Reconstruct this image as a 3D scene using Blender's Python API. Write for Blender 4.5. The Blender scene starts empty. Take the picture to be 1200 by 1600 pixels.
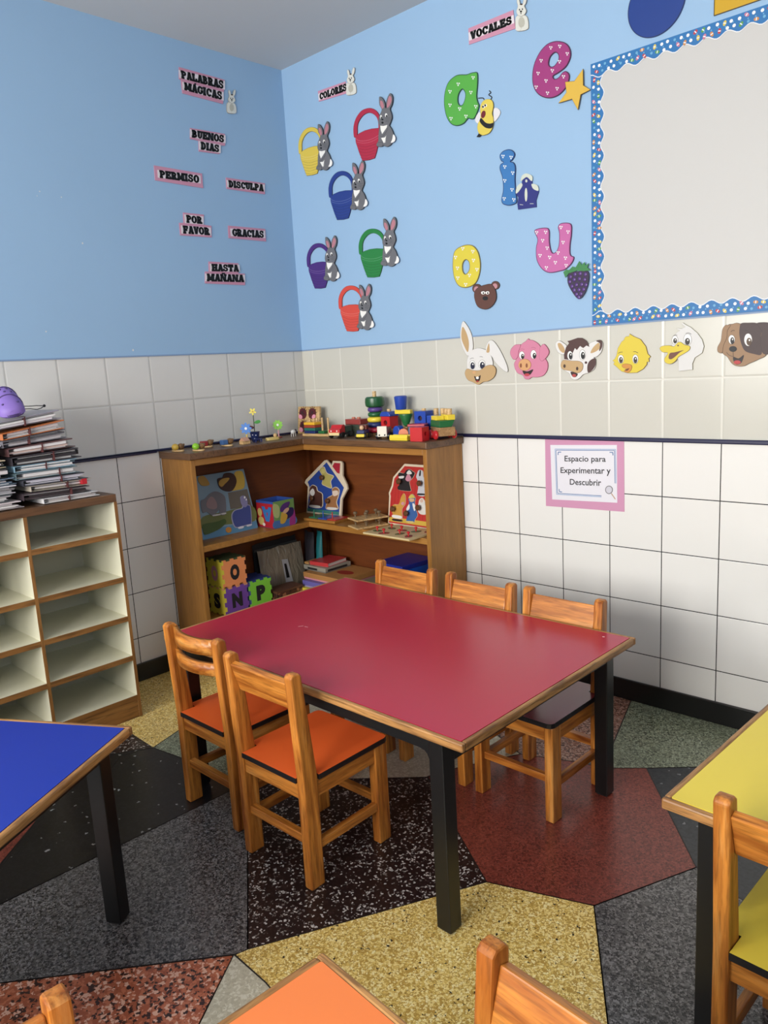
import bpy, bmesh, math, random
from mathutils import Vector, Matrix, Euler
from mathutils.geometry import tessellate_polygon
random.seed(7)
S = bpy.context.scene
COL = S.collection
R = math.radians

# ---------------------------------------------------------------- camera
CAM = Vector((3.0509, -2.6067, 1.2965)); YAW, PITCH, ROLL, FPX = -0.7724, -0.1853, -0.0569, 1213.455
cy, sy, cp, sp = math.cos(YAW), math.sin(YAW), math.cos(PITCH), math.sin(PITCH)
_F = Vector((sy*cp, cy*cp, sp)); _R = Vector((cy, -sy, 0)); _U = _R.cross(_F)
_c, _s = math.cos(ROLL), math.sin(ROLL)
_R, _U = _c*_R + _s*_U, -_s*_R + _c*_U
cd = bpy.data.cameras.new('camera'); cam = bpy.data.objects.new('camera', cd); COL.objects.link(cam)
cam.matrix_world = Matrix(((_R.x, _U.x, -_F.x, CAM.x), (_R.y, _U.y, -_F.y, CAM.y), (_R.z, _U.z, -_F.z, CAM.z), (0, 0, 0, 1)))
cd.sensor_fit = 'VERTICAL'; cd.sensor_height = 24; cd.sensor_width = 18; cd.lens = 24*FPX/1600
cd.clip_start = 0.02; cd.clip_end = 100
S.camera = cam

def un(u, v, ax, val):
    """measured photo point -> point of the room on the plane ax = val"""
    d = _R*((u-600)/FPX) + _U*((800-v)/FPX) + _F
    i = 'xyz'.index(ax); t = (val-CAM[i])/d[i]
    return CAM + d*t

# ---------------------------------------------------------------- world, light, exposure
S.view_settings.view_transform = 'Standard'; S.view_settings.look = 'None'
S.view_settings.gamma = 1; S.view_settings.use_curve_mapping = False
S.view_settings.exposure = 0.11
W = bpy.data.worlds.new('sky'); S.world = W; W.use_nodes = True
W.node_tree.nodes['Background'].inputs[0].default_value = (0.75, 0.86, 1.0, 1)
W.node_tree.nodes['Background'].inputs[1].default_value = 1.2
RX, RY, RZ = 4.6, -4.6, 2.696            # room extents
WINS = [(0.3, 1.6), (1.8, 3.1)]
WZ0, WZ1 = 0.95, 2.3
for i, (a, b) in enumerate(WINS):
    L = bpy.data.lights.new('daylight', 'AREA'); L.shape = 'RECTANGLE'; L.size = b-a; L.size_y = WZ1-WZ0
    L.energy = (73, 86)[i]; L.color = (1.0, 0.97, 0.92); L.spread = R(150)
    o = bpy.data.objects.new('daylight', L); COL.objects.link(o)
    o.location = ((a+b)/2, RY-0.22, (WZ0+WZ1)/2); o.rotation_euler = (R(90), 0, 0)

SW = (-3.7, -2.3, 1.25, 2.25)             # added unseen window for fill light: y from, y to, z from, z to
L = bpy.data.lights.new('added_side_fill', 'AREA'); L.shape = 'RECTANGLE'; L.size = SW[1]-SW[0]; L.size_y = SW[3]-SW[2]; L.energy = 27; L.color = (0.72, 0.86, 1.0)  # cool fill lamp added to brighten the left wall
o = bpy.data.objects.new('added_side_fill', L); COL.objects.link(o); o.location = (RX+0.22, (SW[0]+SW[1])/2, (SW[2]+SW[3])/2); o.rotation_euler = (R(90), 0, R(90))

# ---------------------------------------------------------------- materials
def lin(c):
    return tuple(((x/255)/12.92 if x/255 <= 0.04045 else ((x/255+0.055)/1.055)**2.4) for x in c)
_mc = {}
def mat(name, rgb, rough=0.5, metal=0.0, spec=0.5, coat=0.0, alpha=1.0):
    k = (name, rgb, rough, metal, alpha)
    if k in _mc: return _mc[k]
    m = bpy.data.materials.new(name); m.use_nodes = True
    b = m.node_tree.nodes['Principled BSDF']
    b.inputs['Base Color'].default_value = (*lin(rgb), 1); b.inputs['Roughness'].default_value = rough
    b.inputs['Metallic'].default_value = metal; b.inputs['Specular IOR Level'].default_value = spec
    b.inputs['Coat Weight'].default_value = coat; b.inputs['Alpha'].default_value = alpha
    _mc[k] = m; return m
class NT:
    def __init__(s, name, rough=0.5, spec=0.5):
        s.m = bpy.data.materials.new(name); s.m.use_nodes = True; s.t = s.m.node_tree
        s.b = s.t.nodes['Principled BSDF']; s.b.inputs['Roughness'].default_value = rough
        s.b.inputs['Specular IOR Level'].default_value = spec
    def n(s, kind, **kw):
        x = s.t.nodes.new(kind)
        for k, v in kw.items(): setattr(x, k, v)
        return x
    def l(s, a, b): s.t.links.new(a, b)
    def math(s, op, a, b=None, c=None):
        x = s.n('ShaderNodeMath', operation=op)
        for i, q in enumerate((a, b, c)):
            if q is None: continue
            if isinstance(q, (int, float)): x.inputs[i].default_value = q
            else: s.l(q, x.inputs[i])
        return x.outputs[0]
    def mix(s, f, a, b):
        x = s.n('ShaderNodeMix', data_type='RGBA')
        for q, i in ((f, 0), (a, 6), (b, 7)):
            if isinstance(q, (int, float)): x.inputs[i].default_value = q
            elif isinstance(q, tuple): x.inputs[i].default_value = (*lin(q), 1)
            else: s.l(q, x.inputs[i])
        return x.outputs[2]
    def ramp(s, fac, stops, const=False):
        x = s.n('ShaderNodeValToRGB'); e = x.color_ramp.elements
        if const: x.color_ramp.interpolation = 'CONSTANT'
        while len(e) < len(stops): e.new(0.5)
        for q, (p, c) in zip(e, stops): q.position = p; q.color = (*lin(c), 1)
        s.l(fac, x.inputs[0]); return x.outputs[0]
def wood(name, c1, c2, axis='x', rough=0.4, scale=1.0, worn=None, pore=0.55):
    t = NT(name, rough)
    tc = t.n('ShaderNodeTexCoord'); mp = t.n('ShaderNodeMapping')
    sc = {'x': (2.2, 26, 26), 'y': (26, 2.2, 26), 'z': (26, 26, 2.2)}[axis]
    mp.inputs['Scale'].default_value = tuple(q*scale for q in sc)
    oi = t.n('ShaderNodeObjectInfo'); vm = t.n('ShaderNodeVectorMath', operation='SCALE')
    t.l(tc.outputs['Object'], mp.inputs[0])
    cb = t.n('ShaderNodeCombineXYZ'); t.l(t.math('MULTIPLY', oi.outputs['Random'], 37.0), cb.inputs[0]); t.l(t.math('MULTIPLY', oi.outputs['Random'], 53.0), cb.inputs[1])
    ad = t.n('ShaderNodeVectorMath', operation='ADD'); t.l(mp.outputs[0], ad.inputs[0]); t.l(cb.outputs[0], ad.inputs[1])
    n1 = t.n('ShaderNodeTexNoise'); n1.inputs['Scale'].default_value = 1.0; n1.inputs['Detail'].default_value = 6; n1.inputs['Distortion'].default_value = 0.6
    t.l(ad.outputs[0], n1.inputs[0])
    col = t.ramp(n1.outputs[0], [(0.3, c1), (0.7, c2)])
    # fine pores along the grain, then worn spots
    mq = t.n('ShaderNodeMapping'); mq.inputs['Scale'].default_value = tuple(q*scale*4.5 for q in sc); t.l(tc.outputs['Object'], mq.inputs[0])
    n3 = t.n('ShaderNodeTexNoise'); n3.inputs['Scale'].default_value = 1.0; n3.inputs['Detail'].default_value = 3; t.l(mq.outputs[0], n3.inputs[0])
    col = t.mix(t.math('MULTIPLY', t.math('SUBTRACT', 1.0, t.math('SMOOTHSTEP', n3.outputs[0], 0.3, 0.55) if False else t.math('MINIMUM', t.math('MAXIMUM', t.math('MULTIPLY', t.math('SUBTRACT', n3.outputs[0], 0.34), 6.0), 0.0), 1.0)), pore), col, tuple(int(q*.55) for q in c1))
    if worn:
        n2 = t.n('ShaderNodeTexNoise'); n2.inputs['Scale'].default_value = 24; n2.inputs['Detail'].default_value = 6; n2.inputs['Roughness'].default_value = 0.7; t.l(ad.outputs[0], n2.inputs[0]); n2.inputs['Scale'].default_value = 0.5
        f = t.math('MULTIPLY', t.math('MINIMUM', t.math('MAXIMUM', t.math('MULTIPLY', t.math('SUBTRACT', n2.outputs[0], 0.55), 8.0), 0.0), 1.0), 0.35)
        col = t.mix(f, col, worn)
    t.l(col, t.b.inputs['Base Color'])
    bp = t.n('ShaderNodeBump'); bp.inputs['Strength'].default_value = 0.08; bp.inputs['Distance'].default_value = 0.002
    t.l(n1.outputs[0], bp.inputs['Height']); t.l(bp.outputs[0], t.b.inputs['Normal'])
    return t.m
def terrazzo(name, base, chips, scale=110, rough=0.28, fill=0.5):
    """chips: list of (share, colour); the rest is the binder"""
    t = NT(name, rough, 0.4)
    tc = t.n('ShaderNodeTexCoord')
    nz = t.n('ShaderNodeTexNoise'); nz.inputs['Scale'].default_value = scale*0.9; nz.inputs['Detail'].default_value = 1; t.l(tc.outputs['Object'], nz.inputs[0])
    mx = t.n('ShaderNodeMix', data_type='VECTOR'); mx.inputs[0].default_value = 0.012
    t.l(tc.outputs['Object'], mx.inputs[4]); t.l(nz.outputs['Color'], mx.inputs[5])
    vo = t.n('ShaderNodeTexVoronoi', feature='F1'); vo.inputs['Scale'].default_value = scale; t.l(mx.outputs[1], vo.inputs['Vector'])
    sep = t.n('ShaderNodeSeparateColor'); t.l(vo.outputs['Color'], sep.inputs[0])
    stops, p = [], 0.0
    for sh, c in chips: stops.append((p, c)); p += sh
    stops.append((min(p, 0.999), base))
    col = t.ramp(sep.outputs[0], stops, True)
    # binder shows between the chips
    gap = t.math('GREATER_THAN', vo.outputs['Distance'], fill)
    col = t.mix(gap, col, base)
    big = t.n('ShaderNodeTexNoise'); big.inputs['Scale'].default_value = 3.0; big.inputs['Detail'].default_value = 3; t.l(tc.outputs['Object'], big.inputs[0])
    hs = t.n('ShaderNodeHueSaturation'); t.l(col, hs.inputs['Color']); t.l(t.math('MULTIPLY_ADD', big.outputs[0], 0.3, 0.85), hs.inputs['Value'])
    t.l(hs.outputs[0], t.b.inputs['Base Color']); return t.m
def tile_wall(name, axis, off, zr, z1, z2, up_rgb=(203, 201, 190), lo_rgb=(232, 230, 225)):
    """white glazed 20 cm tiles; dark thin joints under the rail, pale wide joints above it"""
    t = NT(name, 0.24, 0.4)
    tc = t.n('ShaderNodeTexCoord'); sx = t.n('ShaderNodeSeparateXYZ'); t.l(tc.outputs['Object'], sx.inputs[0])
    h = sx.outputs['XYZ'.index(axis.upper())]; z = sx.outputs[2]
    def dist(val, o):
        f = t.math('FRACT', t.math('MULTIPLY', t.math('SUBTRACT', val, o), 5.0))
        return t.math('MULTIPLY', t.math('MINIMUM', f, t.math('SUBTRACT', 1.0, f)), 0.2)
    d = t.math('MINIMUM', dist(h, off-10), dist(z, zr-10))
    du = t.math('MINIMUM', dist(h, off-10), t.math('ABSOLUTE', t.math('SUBTRACT', z, z1)))
    up = t.math('GREATER_THAN', z, zr)
    lo_line = t.math('LESS_THAN', d, 0.0016)
    up_line = t.math('LESS_THAN', du, 0.0028)
    # each tile has a slightly different tone
    wn = t.n('ShaderNodeTexWhiteNoise', noise_dimensions='2D'); cb = t.n('ShaderNodeCombineXYZ')
    t.l(t.math('FLOOR', t.math('MULTIPLY', t.math('SUBTRACT', h, off-10), 5.0)), cb.inputs[0]); t.l(t.math('FLOOR', t.math('MULTIPLY', t.math('SUBTRACT', z, zr-10), 5.0)), cb.inputs[1])
    t.l(cb.outputs[0], wn.inputs['Vector'])
    c0 = t.mix(t.math('MULTIPLY', wn.outputs[0], 0.5), t.mix(up, lo_rgb, up_rgb), t.mix(up, tuple(q-8 for q in lo_rgb), tuple(q-8 for q in up_rgb)))
    cl = t.mix(lo_line, c0, (40, 38, 40)); cu = t.mix(up_line, c0, tuple(q+15 if axis == 'x' else q-24 for q in up_rgb))
    t.l(t.mix(up, cl, cu), t.b.inputs['Base Color'])
    hl = t.math('MINIMUM', t.math('DIVIDE', d, 0.003), 1.0); hu = t.math('MINIMUM', t.math('DIVIDE', du, 0.007), 1.0)
    hh = t.math('ADD', t.math('MULTIPLY', up, hu), t.math('MULTIPLY', t.math('SUBTRACT', 1.0, up), hl))
    bp = t.n('ShaderNodeBump'); bp.inputs['Strength'].default_value = 0.5; bp.inputs['Distance'].default_value = 0.002
    t.l(hh, bp.inputs['Height']); t.l(bp.outputs[0], t.b.inputs['Normal'])
    return t.m
def paint(name, rgb, rough=0.6, var=0.06, bump=0.05):
    t = NT(name, rough, 0.3); tc = t.n('ShaderNodeTexCoord')
    n1 = t.n('ShaderNodeTexNoise'); n1.inputs['Scale'].default_value = 2.5; n1.inputs['Detail'].default_value = 5; t.l(tc.outputs['Object'], n1.inputs[0])
    hs = t.n('ShaderNodeHueSaturation'); hs.inputs['Color'].default_value = (*lin(rgb), 1); t.l(t.math('MULTIPLY_ADD', n1.outputs[0], var, 1-var/2), hs.inputs['Value'])
    t.l(hs.outputs[0], t.b.inputs['Base Color'])
    n2 = t.n('ShaderNodeTexNoise'); n2.inputs['Scale'].default_value = 90; t.l(tc.outputs['Object'], n2.inputs[0])
    bp = t.n('ShaderNodeBump'); bp.inputs['Strength'].default_value = bump; bp.inputs['Distance'].default_value = 0.002; t.l(n2.outputs[0], bp.inputs['Height']); t.l(bp.outputs[0], t.b.inputs['Normal'])
    return t.m

M = {}
M['blue_paint'] = paint('sky blue wall paint', (150, 183, 214))
M['ceil'] = paint('ceiling paint', (206, 206, 204))
M['plain'] = paint('plain wall paint', (128, 126, 120))
M['tile_b'] = tile_wall('glazed tiles', 'x', 0.079, 0.9913, 1.1993, 1.3968)
M['tile_l'] = tile_wall('glazed tiles', 'y', -0.0552, 0.9913, 1.1993, 1.3968, (212, 211, 207), (232, 229, 226))  # upper tiles lighter and more neutral: cool side light put into the colour
M['skirt'] = mat('black skirting', (20, 20, 21), 0.3)
M['rail'] = mat('dark blue trim', (28, 30, 66), 0.35)
CW1, CW2 = (132, 66, 18), (216, 140, 58)
for a in 'xyz': M['chair_'+a] = wood('chair wood', CW1, CW2, a, 0.36, 1.7, (226, 176, 106), 0.38)
for a in 'xyz': M['shelf_'+a] = wood('bookcase wood', (150, 102, 44), (172, 120, 56), a, 0.4, 1.2, None, 0.22)
for a in 'xyz': M['back_'+a] = wood('bookcase back wood with painted shade', (98, 46, 12), (116, 60, 20), a, 0.5, 0.9, None, 0.2)  # brown deepened further, with the shade of the recess put into the colour
for a in 'xyz': M['edge_'+a] = wood('worn edge wood', (128, 84, 44), (200, 148, 88), a, 0.45, 1.6, (104, 68, 38))
for a in 'xyz': M['top_'+a] = wood('dark top wood', (84, 58, 38), (116, 82, 54), a, 0.4, 0.8)
for a in 'xyz': M['cub_'+a] = wood('cubby edge wood', (128, 84, 40), (160, 112, 60), a, 0.45, 1.0)
M['cream'] = mat('cream laminate', (222, 219, 196), 0.4)
M['blackleg'] = mat('black metal', (18, 18, 19), 0.32)
M['red_lam'] = mat('raspberry laminate', (182, 38, 64), 0.26)
M['blue_lam'] = mat('blue laminate', (24, 50, 158), 0.45)
M['yellow_lam'] = mat('yellow laminate', (240, 214, 76), 0.38)
M['orange_lam'] = mat('orange laminate', (236, 128, 66), 0.4)
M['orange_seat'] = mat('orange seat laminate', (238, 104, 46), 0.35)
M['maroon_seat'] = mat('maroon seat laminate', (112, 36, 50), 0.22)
M['black_edge'] = mat('black edge', (24, 22, 24), 0.4)
BLK = mat('black', (14, 14, 16), 0.5); WHT = mat('white', (240, 238, 232), 0.5)

# ---------------------------------------------------------------- mesh helpers
class MB:
    def __init__(s): s.v, s.f, s.m = [], [], []
    def add(s, vs, fs, mi=0, T=None):
        b = len(s.v)
        for p in vs:
            p = Vector(p); s.v.append(T @ p if T else p)
        for f in fs: s.f.append([b+i for i in f]); s.m.append(mi)
        return s
    def box(s, x0, y0, z0, x1, y1, z1, mi=0, T=None):
        vs = [(x, y, z) for z in (z0, z1) for y in (y0, y1) for x in (x0, x1)]
        return s.add(vs, [(0, 2, 3, 1), (4, 5, 7, 6), (0, 1, 5, 4), (2, 6, 7, 3), (0, 4, 6, 2), (1, 3, 7, 5)], mi, T)
    def prism(s, poly, z0, z1, mi=0, top=None, holes=(), T=None):
        loops = [list(poly)] + [list(h) for h in holes]
        flat = [p for L in loops for p in L]; n = len(flat)
        tri = tessellate_polygon([[Vector((p[0], p[1], 0)) for p in L] for L in loops])
        vs = [(p[0], p[1], z0) for p in flat] + [(p[0], p[1], z1) for p in flat]
        s.add(vs, [tuple(i for i in t) for t in tri], mi, T); b = len(s.v)-2*n
        for t in tri: s.f.append([b+n+i for i in t]); s.m.append(mi if top is None else top)
        k = 0
        for L in loops:
            c = len(L)
            for i in range(c):
                j = (i+1) % c; s.f.append([b+k+i, b+k+j, b+n+k+j, b+n+k+i]); s.m.append(mi)
            k += c
        return s
    def extr(s, prof, x0, x1, mi=0, T=None):
        """profile of (y, z) points extruded along x"""
        n = len(prof); vs = [(x0, y, z) for y, z in prof] + [(x1, y, z) for y, z in prof]
        fs = [tuple(range(n)), tuple(range(2*n-1, n-1, -1))] + [(i, (i+1) % n, n+(i+1) % n, n+i) for i in range(n)]
        return s.add(vs, fs, mi, T)
    def tube(s, pts, r, seg=8, mi=0, closed=False):
        pts = [Vector(p) for p in pts]; n = len(pts); b = len(s.v)
        for i, p in enumerate(pts):
            a = pts[(i-1) % n] if (i or closed) else p; c = pts[(i+1) % n] if (i < n-1 or closed) else p
            d = (c-a).normalized(); up = Vector((0, 0, 1)) if abs(d.z) < 0.9 else Vector((1, 0, 0))
            e = d.cross(up).normalized(); g = e.cross(d)
            rr = r[i] if isinstance(r, (list, tuple)) else r
            for k in range(seg):
                q = 2*math.pi*k/seg; s.v.append(p + e*math.cos(q)*rr + g*math.sin(q)*rr)
        for i in range(n if closed else n-1):
            for k in range(seg):
                k2 = (k+1) % seg; j = (i+1) % n
                s.f.append([b+i*seg+k, b+i*seg+k2, b+j*seg+k2, b+j*seg+k]); s.m.append(mi)
        if not closed:
            s.f.append([b+k for k in range(seg)][::-1]); s.m.append(mi); s.f.append([b+(n-1)*seg+k for k in range(seg)]); s.m.append(mi)
        return s
    def lathe(s, prof, seg=24, mi=0, c=(0, 0, 0), T=None):
        """(r, z) profile about the z axis"""
        b = len(s.v); n = len(prof); c = Vector(c)
        for r, z in prof:
            for k in range(seg):
                q = 2*math.pi*k/seg; p = Vector((r*math.cos(q), r*math.sin(q), z)) + c; s.v.append(T @ p if T else p)
        for i in range(n-1):
            for k in range(seg):
                k2 = (k+1) % seg; s.f.append([b+i*seg+k, b+i*seg+k2, b+(i+1)*seg+k2, b+(i+1)*seg+k]); s.m.append(mi)
        s.f.append([b+k for k in range(seg)][::-1]); s.m.append(mi); s.f.append([b+(n-1)*seg+k for k in range(seg)]); s.m.append(mi)
        return s
    def ball(s, c, r, mi=0, sq=(1, 1, 1), seg=14, T=None):
        n = 8; b = len(s.v); c = Vector(c)
        for i in range(n+1):
            a = math.pi*i/n; rr = max(math.sin(a), 0.02)
            for k in range(seg):
                q = 2*math.pi*k/seg; p = c + Vector((rr*math.cos(q)*r*sq[0], rr*math.sin(q)*r*sq[1], -math.cos(a)*r*sq[2])); s.v.append(T @ p if T else p)
        for i in range(n):
            for k in range(seg):
                k2 = (k+1) % seg; s.f.append([b+i*seg+k, b+i*seg+k2, b+(i+1)*seg+k2, b+(i+1)*seg+k]); s.m.append(mi)
        return s
    def line(s, pts, w, z0, z1, mi=0, closed=False):
        """flat ribbon along a 2-D polyline"""
        pts = [Vector((p[0], p[1])) for p in pts]; n = len(pts); Lp, Rp = [], []
        for i, p in enumerate(pts):
            a = pts[(i-1) % n] if (i or closed) else p; c = pts[(i+1) % n] if (i < n-1 or closed) else p
            d = (c-a).normalized(); e = Vector((-d.y, d.x))*w/2
            Lp.append(p+e); Rp.append(p-e)
        if closed: return s.prism(Lp, z0, z1, mi, holes=[Rp[::-1]])
        for i in range(n-1): s.prism([Lp[i], Lp[i+1], Rp[i+1], Rp[i]], z0, z1, mi)
        return s
    def build(s, name, mats, parent=None, loc=None, rot=None, bevel=0, smooth=False, seg=2):
        me = bpy.data.meshes.new(name); me.from_pydata([tuple(p) for p in s.v], [], s.f)
        if not isinstance(mats, (list, tuple)): mats = [mats]
        for m in mats: me.materials.append(m)
        me.polygons.foreach_set('material_index', s.m)
        bm = bmesh.new(); bm.from_mesh(me); bmesh.ops.recalc_face_normals(bm, faces=bm.faces); bm.to_mesh(me); bm.free()
        if smooth: me.polygons.foreach_set('use_smooth', [True]*len(me.polygons))
        o = bpy.data.objects.new(name, me); COL.objects.link(o)
        if parent: o.parent = parent
        if loc is not None: o.location = loc
        if rot is not None: o.rotation_euler = rot
        if bevel:
            b = o.modifiers.new('bevel', 'BEVEL'); b.width = bevel; b.segments = seg; b.limit_method = 'ANGLE'; b.angle_limit = R(40)
        if smooth and bevel == 0:
            try:
                with bpy.context.temp_override(object=o, active_object=o, selected_objects=[o], selected_editable_objects=[o]): bpy.ops.object.shade_auto_smooth(angle=R(40))
            except Exception: pass
        return o
def tag(o, label, cat, group=None):
    o['label'] = label; o['category'] = cat
    if group: o['group'] = group
    return o
def thing(name, label, cat, loc=(0, 0, 0), rot=(0, 0, 0), group=None):
    o = bpy.data.objects.new(name, None); COL.objects.link(o); o.location = loc; o.rotation_euler = rot; o.empty_display_size = 0.05
    return tag(o, label, cat, group)
def struct(o): o['kind'] = 'structure'; return o
KIDS = lambda r: [c for c in bpy.data.objects if c.parent == r]
def dup(root, loc=None, rot=None, label=None, group=None):
    r = root.copy(); COL.objects.link(r)
    if loc is not None: r.location = loc
    if rot is not None: r.rotation_euler = rot
    if label: r['label'] = label
    if group: r['group'] = group
    for ch in KIDS(root):
        c = ch.copy(); COL.objects.link(c); c.parent = r
        for g in KIDS(ch):
            d = g.copy(); COL.objects.link(d); d.parent = c
    return r
def remat(root, table):
    """give a copy its own mesh data where its colour differs"""
    for c in KIDS(root):
        if c.name.split('.')[0] in table:
            c.data = c.data.copy()
            for i, m in enumerate(table[c.name.split('.')[0]]): c.data.materials[i] = m
def smooth(pts, n=4, closed=True):
    P = [Vector((p[0], p[1])) for p in pts]; N = len(P); out = []
    for i in range(N if closed else N-1):
        g = (lambda k: P[k % N]) if closed else (lambda k: P[min(max(k, 0), N-1)])
        a, b, c, d = g(i-1), g(i), g(i+1), g(i+2)
        for k in range(n):
            t = k/n
            out.append(0.5*((2*b)+(c-a)*t+(2*a-5*b+4*c-d)*t*t+(3*b-a-3*c+d)*t**3))
    if not closed: out.append(P[-1])
    return out
def ell(cx, cy, rx, ry, n=20, rot=0):
    c, s_ = math.cos(R(rot)), math.sin(R(rot))
    return [(cx+rx*math.cos(2*math.pi*k/n)*c-ry*math.sin(2*math.pi*k/n)*s_, cy+rx*math.cos(2*math.pi*k/n)*s_+ry*math.sin(2*math.pi*k/n)*c) for k in range(n)]
def inset(poly, d):
    P = [Vector((p[0], p[1])) for p in poly]; n = len(P)
    A = sum(P[i].x*P[(i+1) % n].y-P[(i+1) % n].x*P[i].y for i in range(n)); sg = 1 if A > 0 else -1
    out = []
    for i in range(n):
        a, b, c = P[i-1], P[i], P[(i+1) % n]; t = (c-a)
        if t.length < 1e-9: out.append(b); continue
        t.normalize(); out.append(b + Vector((-t.y, t.x))*d*sg)
    return out

# ---------------------------------------------------------------- the room
TH = 0.15
def wall_sheet(name, pts, m): return struct(MB().add(pts, [(0, 1, 2, 3)]).build(name, m))
def wall_two(name, x0, y0, x1, y1, nx, ny, tm):
    """painted wall above 1.397, tiled wall below; a solid TH thick behind the face"""
    mb = MB()
    for z0, z1, mi in ((0, 1.3968, 0), (1.3968, RZ, 1)): mb.box(min(x0, x1+nx*TH, x0+nx*TH), min(y0, y1+ny*TH, y0+ny*TH, y1), z0, max(x1, x0+nx*TH, x0), max(y0, y1, y0+ny*TH), z1, mi)
    return struct(mb.build(name, [tm, M['blue_paint']]))
wall_two('wall_back', 0, 0, RX, 0, 0, 1, M['tile_b'])
wall_two('wall_left', 0, RY, 0, 0, -1, 0, M['tile_l'])
struct(MB().box(RX, RY, 0, RX+TH, 0, SW[2]).box(RX, RY, SW[3], RX+TH, 0, RZ).box(RX, RY, SW[2], RX+TH, SW[0], SW[3]).box(RX, SW[1], SW[2], RX+TH, 0, SW[3]).build('wall_right', M['plain']))  # the gap is there only for the added fill lamp
mb = MB(); xs = [0] + [q for w in WINS for q in w] + [RX]
mb.box(0, RY-TH, 0, RX, RY, WZ0); mb.box(0, RY-TH, WZ1, RX, RY, RZ)
for i in range(0, len(xs), 2): mb.box(xs[i], RY-TH, WZ0, xs[i+1], RY, WZ1)
struct(mb.build('wall_front', M['plain']))
struct(MB().box(-TH, RY-TH, RZ, RX+TH, TH, RZ+TH).build('ceiling', M['ceil']))
wf = mat('white window frame', (226, 226, 224), 0.4)
for i, (a, b) in enumerate(WINS):
    mb = MB(); y0, y1 = RY-0.1, RY-0.05; t = 0.05
    mb.box(a, y0, WZ0, b, y1, WZ0+t); mb.box(a, y0, WZ1-t, b, y1, WZ1); mb.box(a, y0, WZ0+t, a+t, y1, WZ1-t); mb.box(b-t, y0, WZ0+t, b, y1, WZ1-t)
    mb.box((a+b)/2-t/2, y0, WZ0+t, (a+b)/2+t/2, y1, WZ1-t)
    struct(mb.build('window_%d' % (i+1), wf))
mb = MB(); mb.box(RX+.05, SW[0], SW[2], RX+.1, SW[1], SW[2]+.05); mb.box(RX+.05, SW[0], SW[3]-.05, RX+.1, SW[1], SW[3]); mb.box(RX+.05, SW[0], SW[2]+.05, RX+.1, SW[0]+.05, SW[3]-.05); mb.box(RX+.05, SW[1]-.05, SW[2]+.05, RX+.1, SW[1], SW[3]-.05); struct(mb.build('window_3', wf))  # frame of the invented window around the fill lamp
ZB = 0.079
struct(MB().box(0, -0.012, 0, RX, 0, ZB).build('baseboard_back', M['skirt'], bevel=0.003))
struct(MB().box(0, RY, 0, 0.012, -0.012, ZB).build('baseboard_left', M['skirt'], bevel=0.003))
struct(MB().box(1.012, -0.012, 0.9835, RX, 0, 0.9985).box(0.012, -0.012, 0.9885, 1.012, 0, 0.9985).box(0, RY, 0.9885, 0.012, 0, 0.9985).box(0, RY, 0.9835, 0.012, -0.87, 0.9985).build('trim_1', M['rail'], bevel=0.004))
struct(MB().box(0, -0.004, 1.393, RX, 0, 1.399).box(0, RY, 1.393, 0.004, -0.004, 1.399).build('trim_2', mat('blue grey edge', (126, 152, 186), 0.5)))

# ---------------------------------------------------------------- terrazzo floor
F = lambda *pp: [un(u, v, 'z', 0) for u, v in pp]
TZ = dict(
    yellow=terrazzo('yellow terrazzo', (188, 152, 74), [(0.02, (30, 28, 26)), (0.36, (246, 222, 146)), (0.3, (226, 194, 108)), (0.18, (252, 236, 176))], 205, fill=0.62),
    gray=terrazzo('grey terrazzo', (86, 84, 84), [(0.34, (42, 41, 43)), (0.28, (132, 130, 130)), (0.2, (106, 104, 104))], 210, fill=0.66),
    black=terrazzo('black terrazzo', (27, 26, 29), [(0.015, (150, 150, 150)), (0.5, (34, 33, 36)), (0.2, (24, 23, 26))], 120, fill=0.55),
    speck=terrazzo('brown terrazzo with white chips', (38, 27, 26), [(0.2, (196, 190, 186)), (0.12, (120, 112, 108)), (0.25, (54, 40, 38))], 150, fill=0.5),
    red=terrazzo('red terrazzo', (124, 58, 48), [(0.3, (92, 44, 38)), (0.3, (146, 74, 62)), (0.2, (128, 66, 56))], 220, fill=0.62),
    green=terrazzo('green terrazzo', (112, 118, 98), [(0.26, (56, 62, 50)), (0.36, (164, 172, 148)), (0.16, (130, 138, 114))], 220, fill=0.62),
    coral=terrazzo('coral terrazzo', (164, 88, 58), [(0.22, (58, 34, 26)), (0.24, (224, 178, 156)), (0.3, (190, 112, 80))], 135, fill=0.66),
    pink=terrazzo('brown pink terrazzo', (126, 84, 68), [(0.26, (62, 38, 30)), (0.34, (184, 150, 134)), (0.2, (150, 104, 86))], 170, fill=0.66),
    white=terrazzo('cream terrazzo', (196, 190, 168), [(0.3, (214, 210, 192)), (0.3, (184, 178, 156))], 170, fill=0.7),
    dgray=terrazzo('dark grey terrazzo', (46, 48, 52), [(0.01, (120, 120, 124)), (0.4, (52, 54, 58)), (0.3, (38, 40, 44))], 120, fill=0.6))
keys = list(TZ); mb = MB()
mb.add([(-TH, RY-TH, -0.0015), (RX+TH, RY-TH, -0.0015), (RX+TH, TH, -0.0015), (-TH, TH, -0.0015)], [(0, 1, 2, 3)], keys.index('gray'))
mb.box(-TH, RY-TH, -0.1, RX+TH, TH, -0.01, keys.index('gray'))
joint = []
def slab(kind, px, extra=(), level=0):
    pts = F(*px); pts = [Vector((p.x, p.y)) for p in pts]
    for i, q in extra: pts.insert(i, Vector(q))
    pts = [Vector((min(max(p.x, -TH), RX+TH), min(max(p.y, RY-TH), TH))) for p in pts]
    tri = tessellate_polygon([[Vector((p.x, p.y, 0)) for p in pts]])
    mb.add([(p.x, p.y, 0.0002*level-0.001) for p in pts], [tuple(t) for t in tri], keys.index(kind)); joint.append((pts, 0.0002*level-0.0009))
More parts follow.
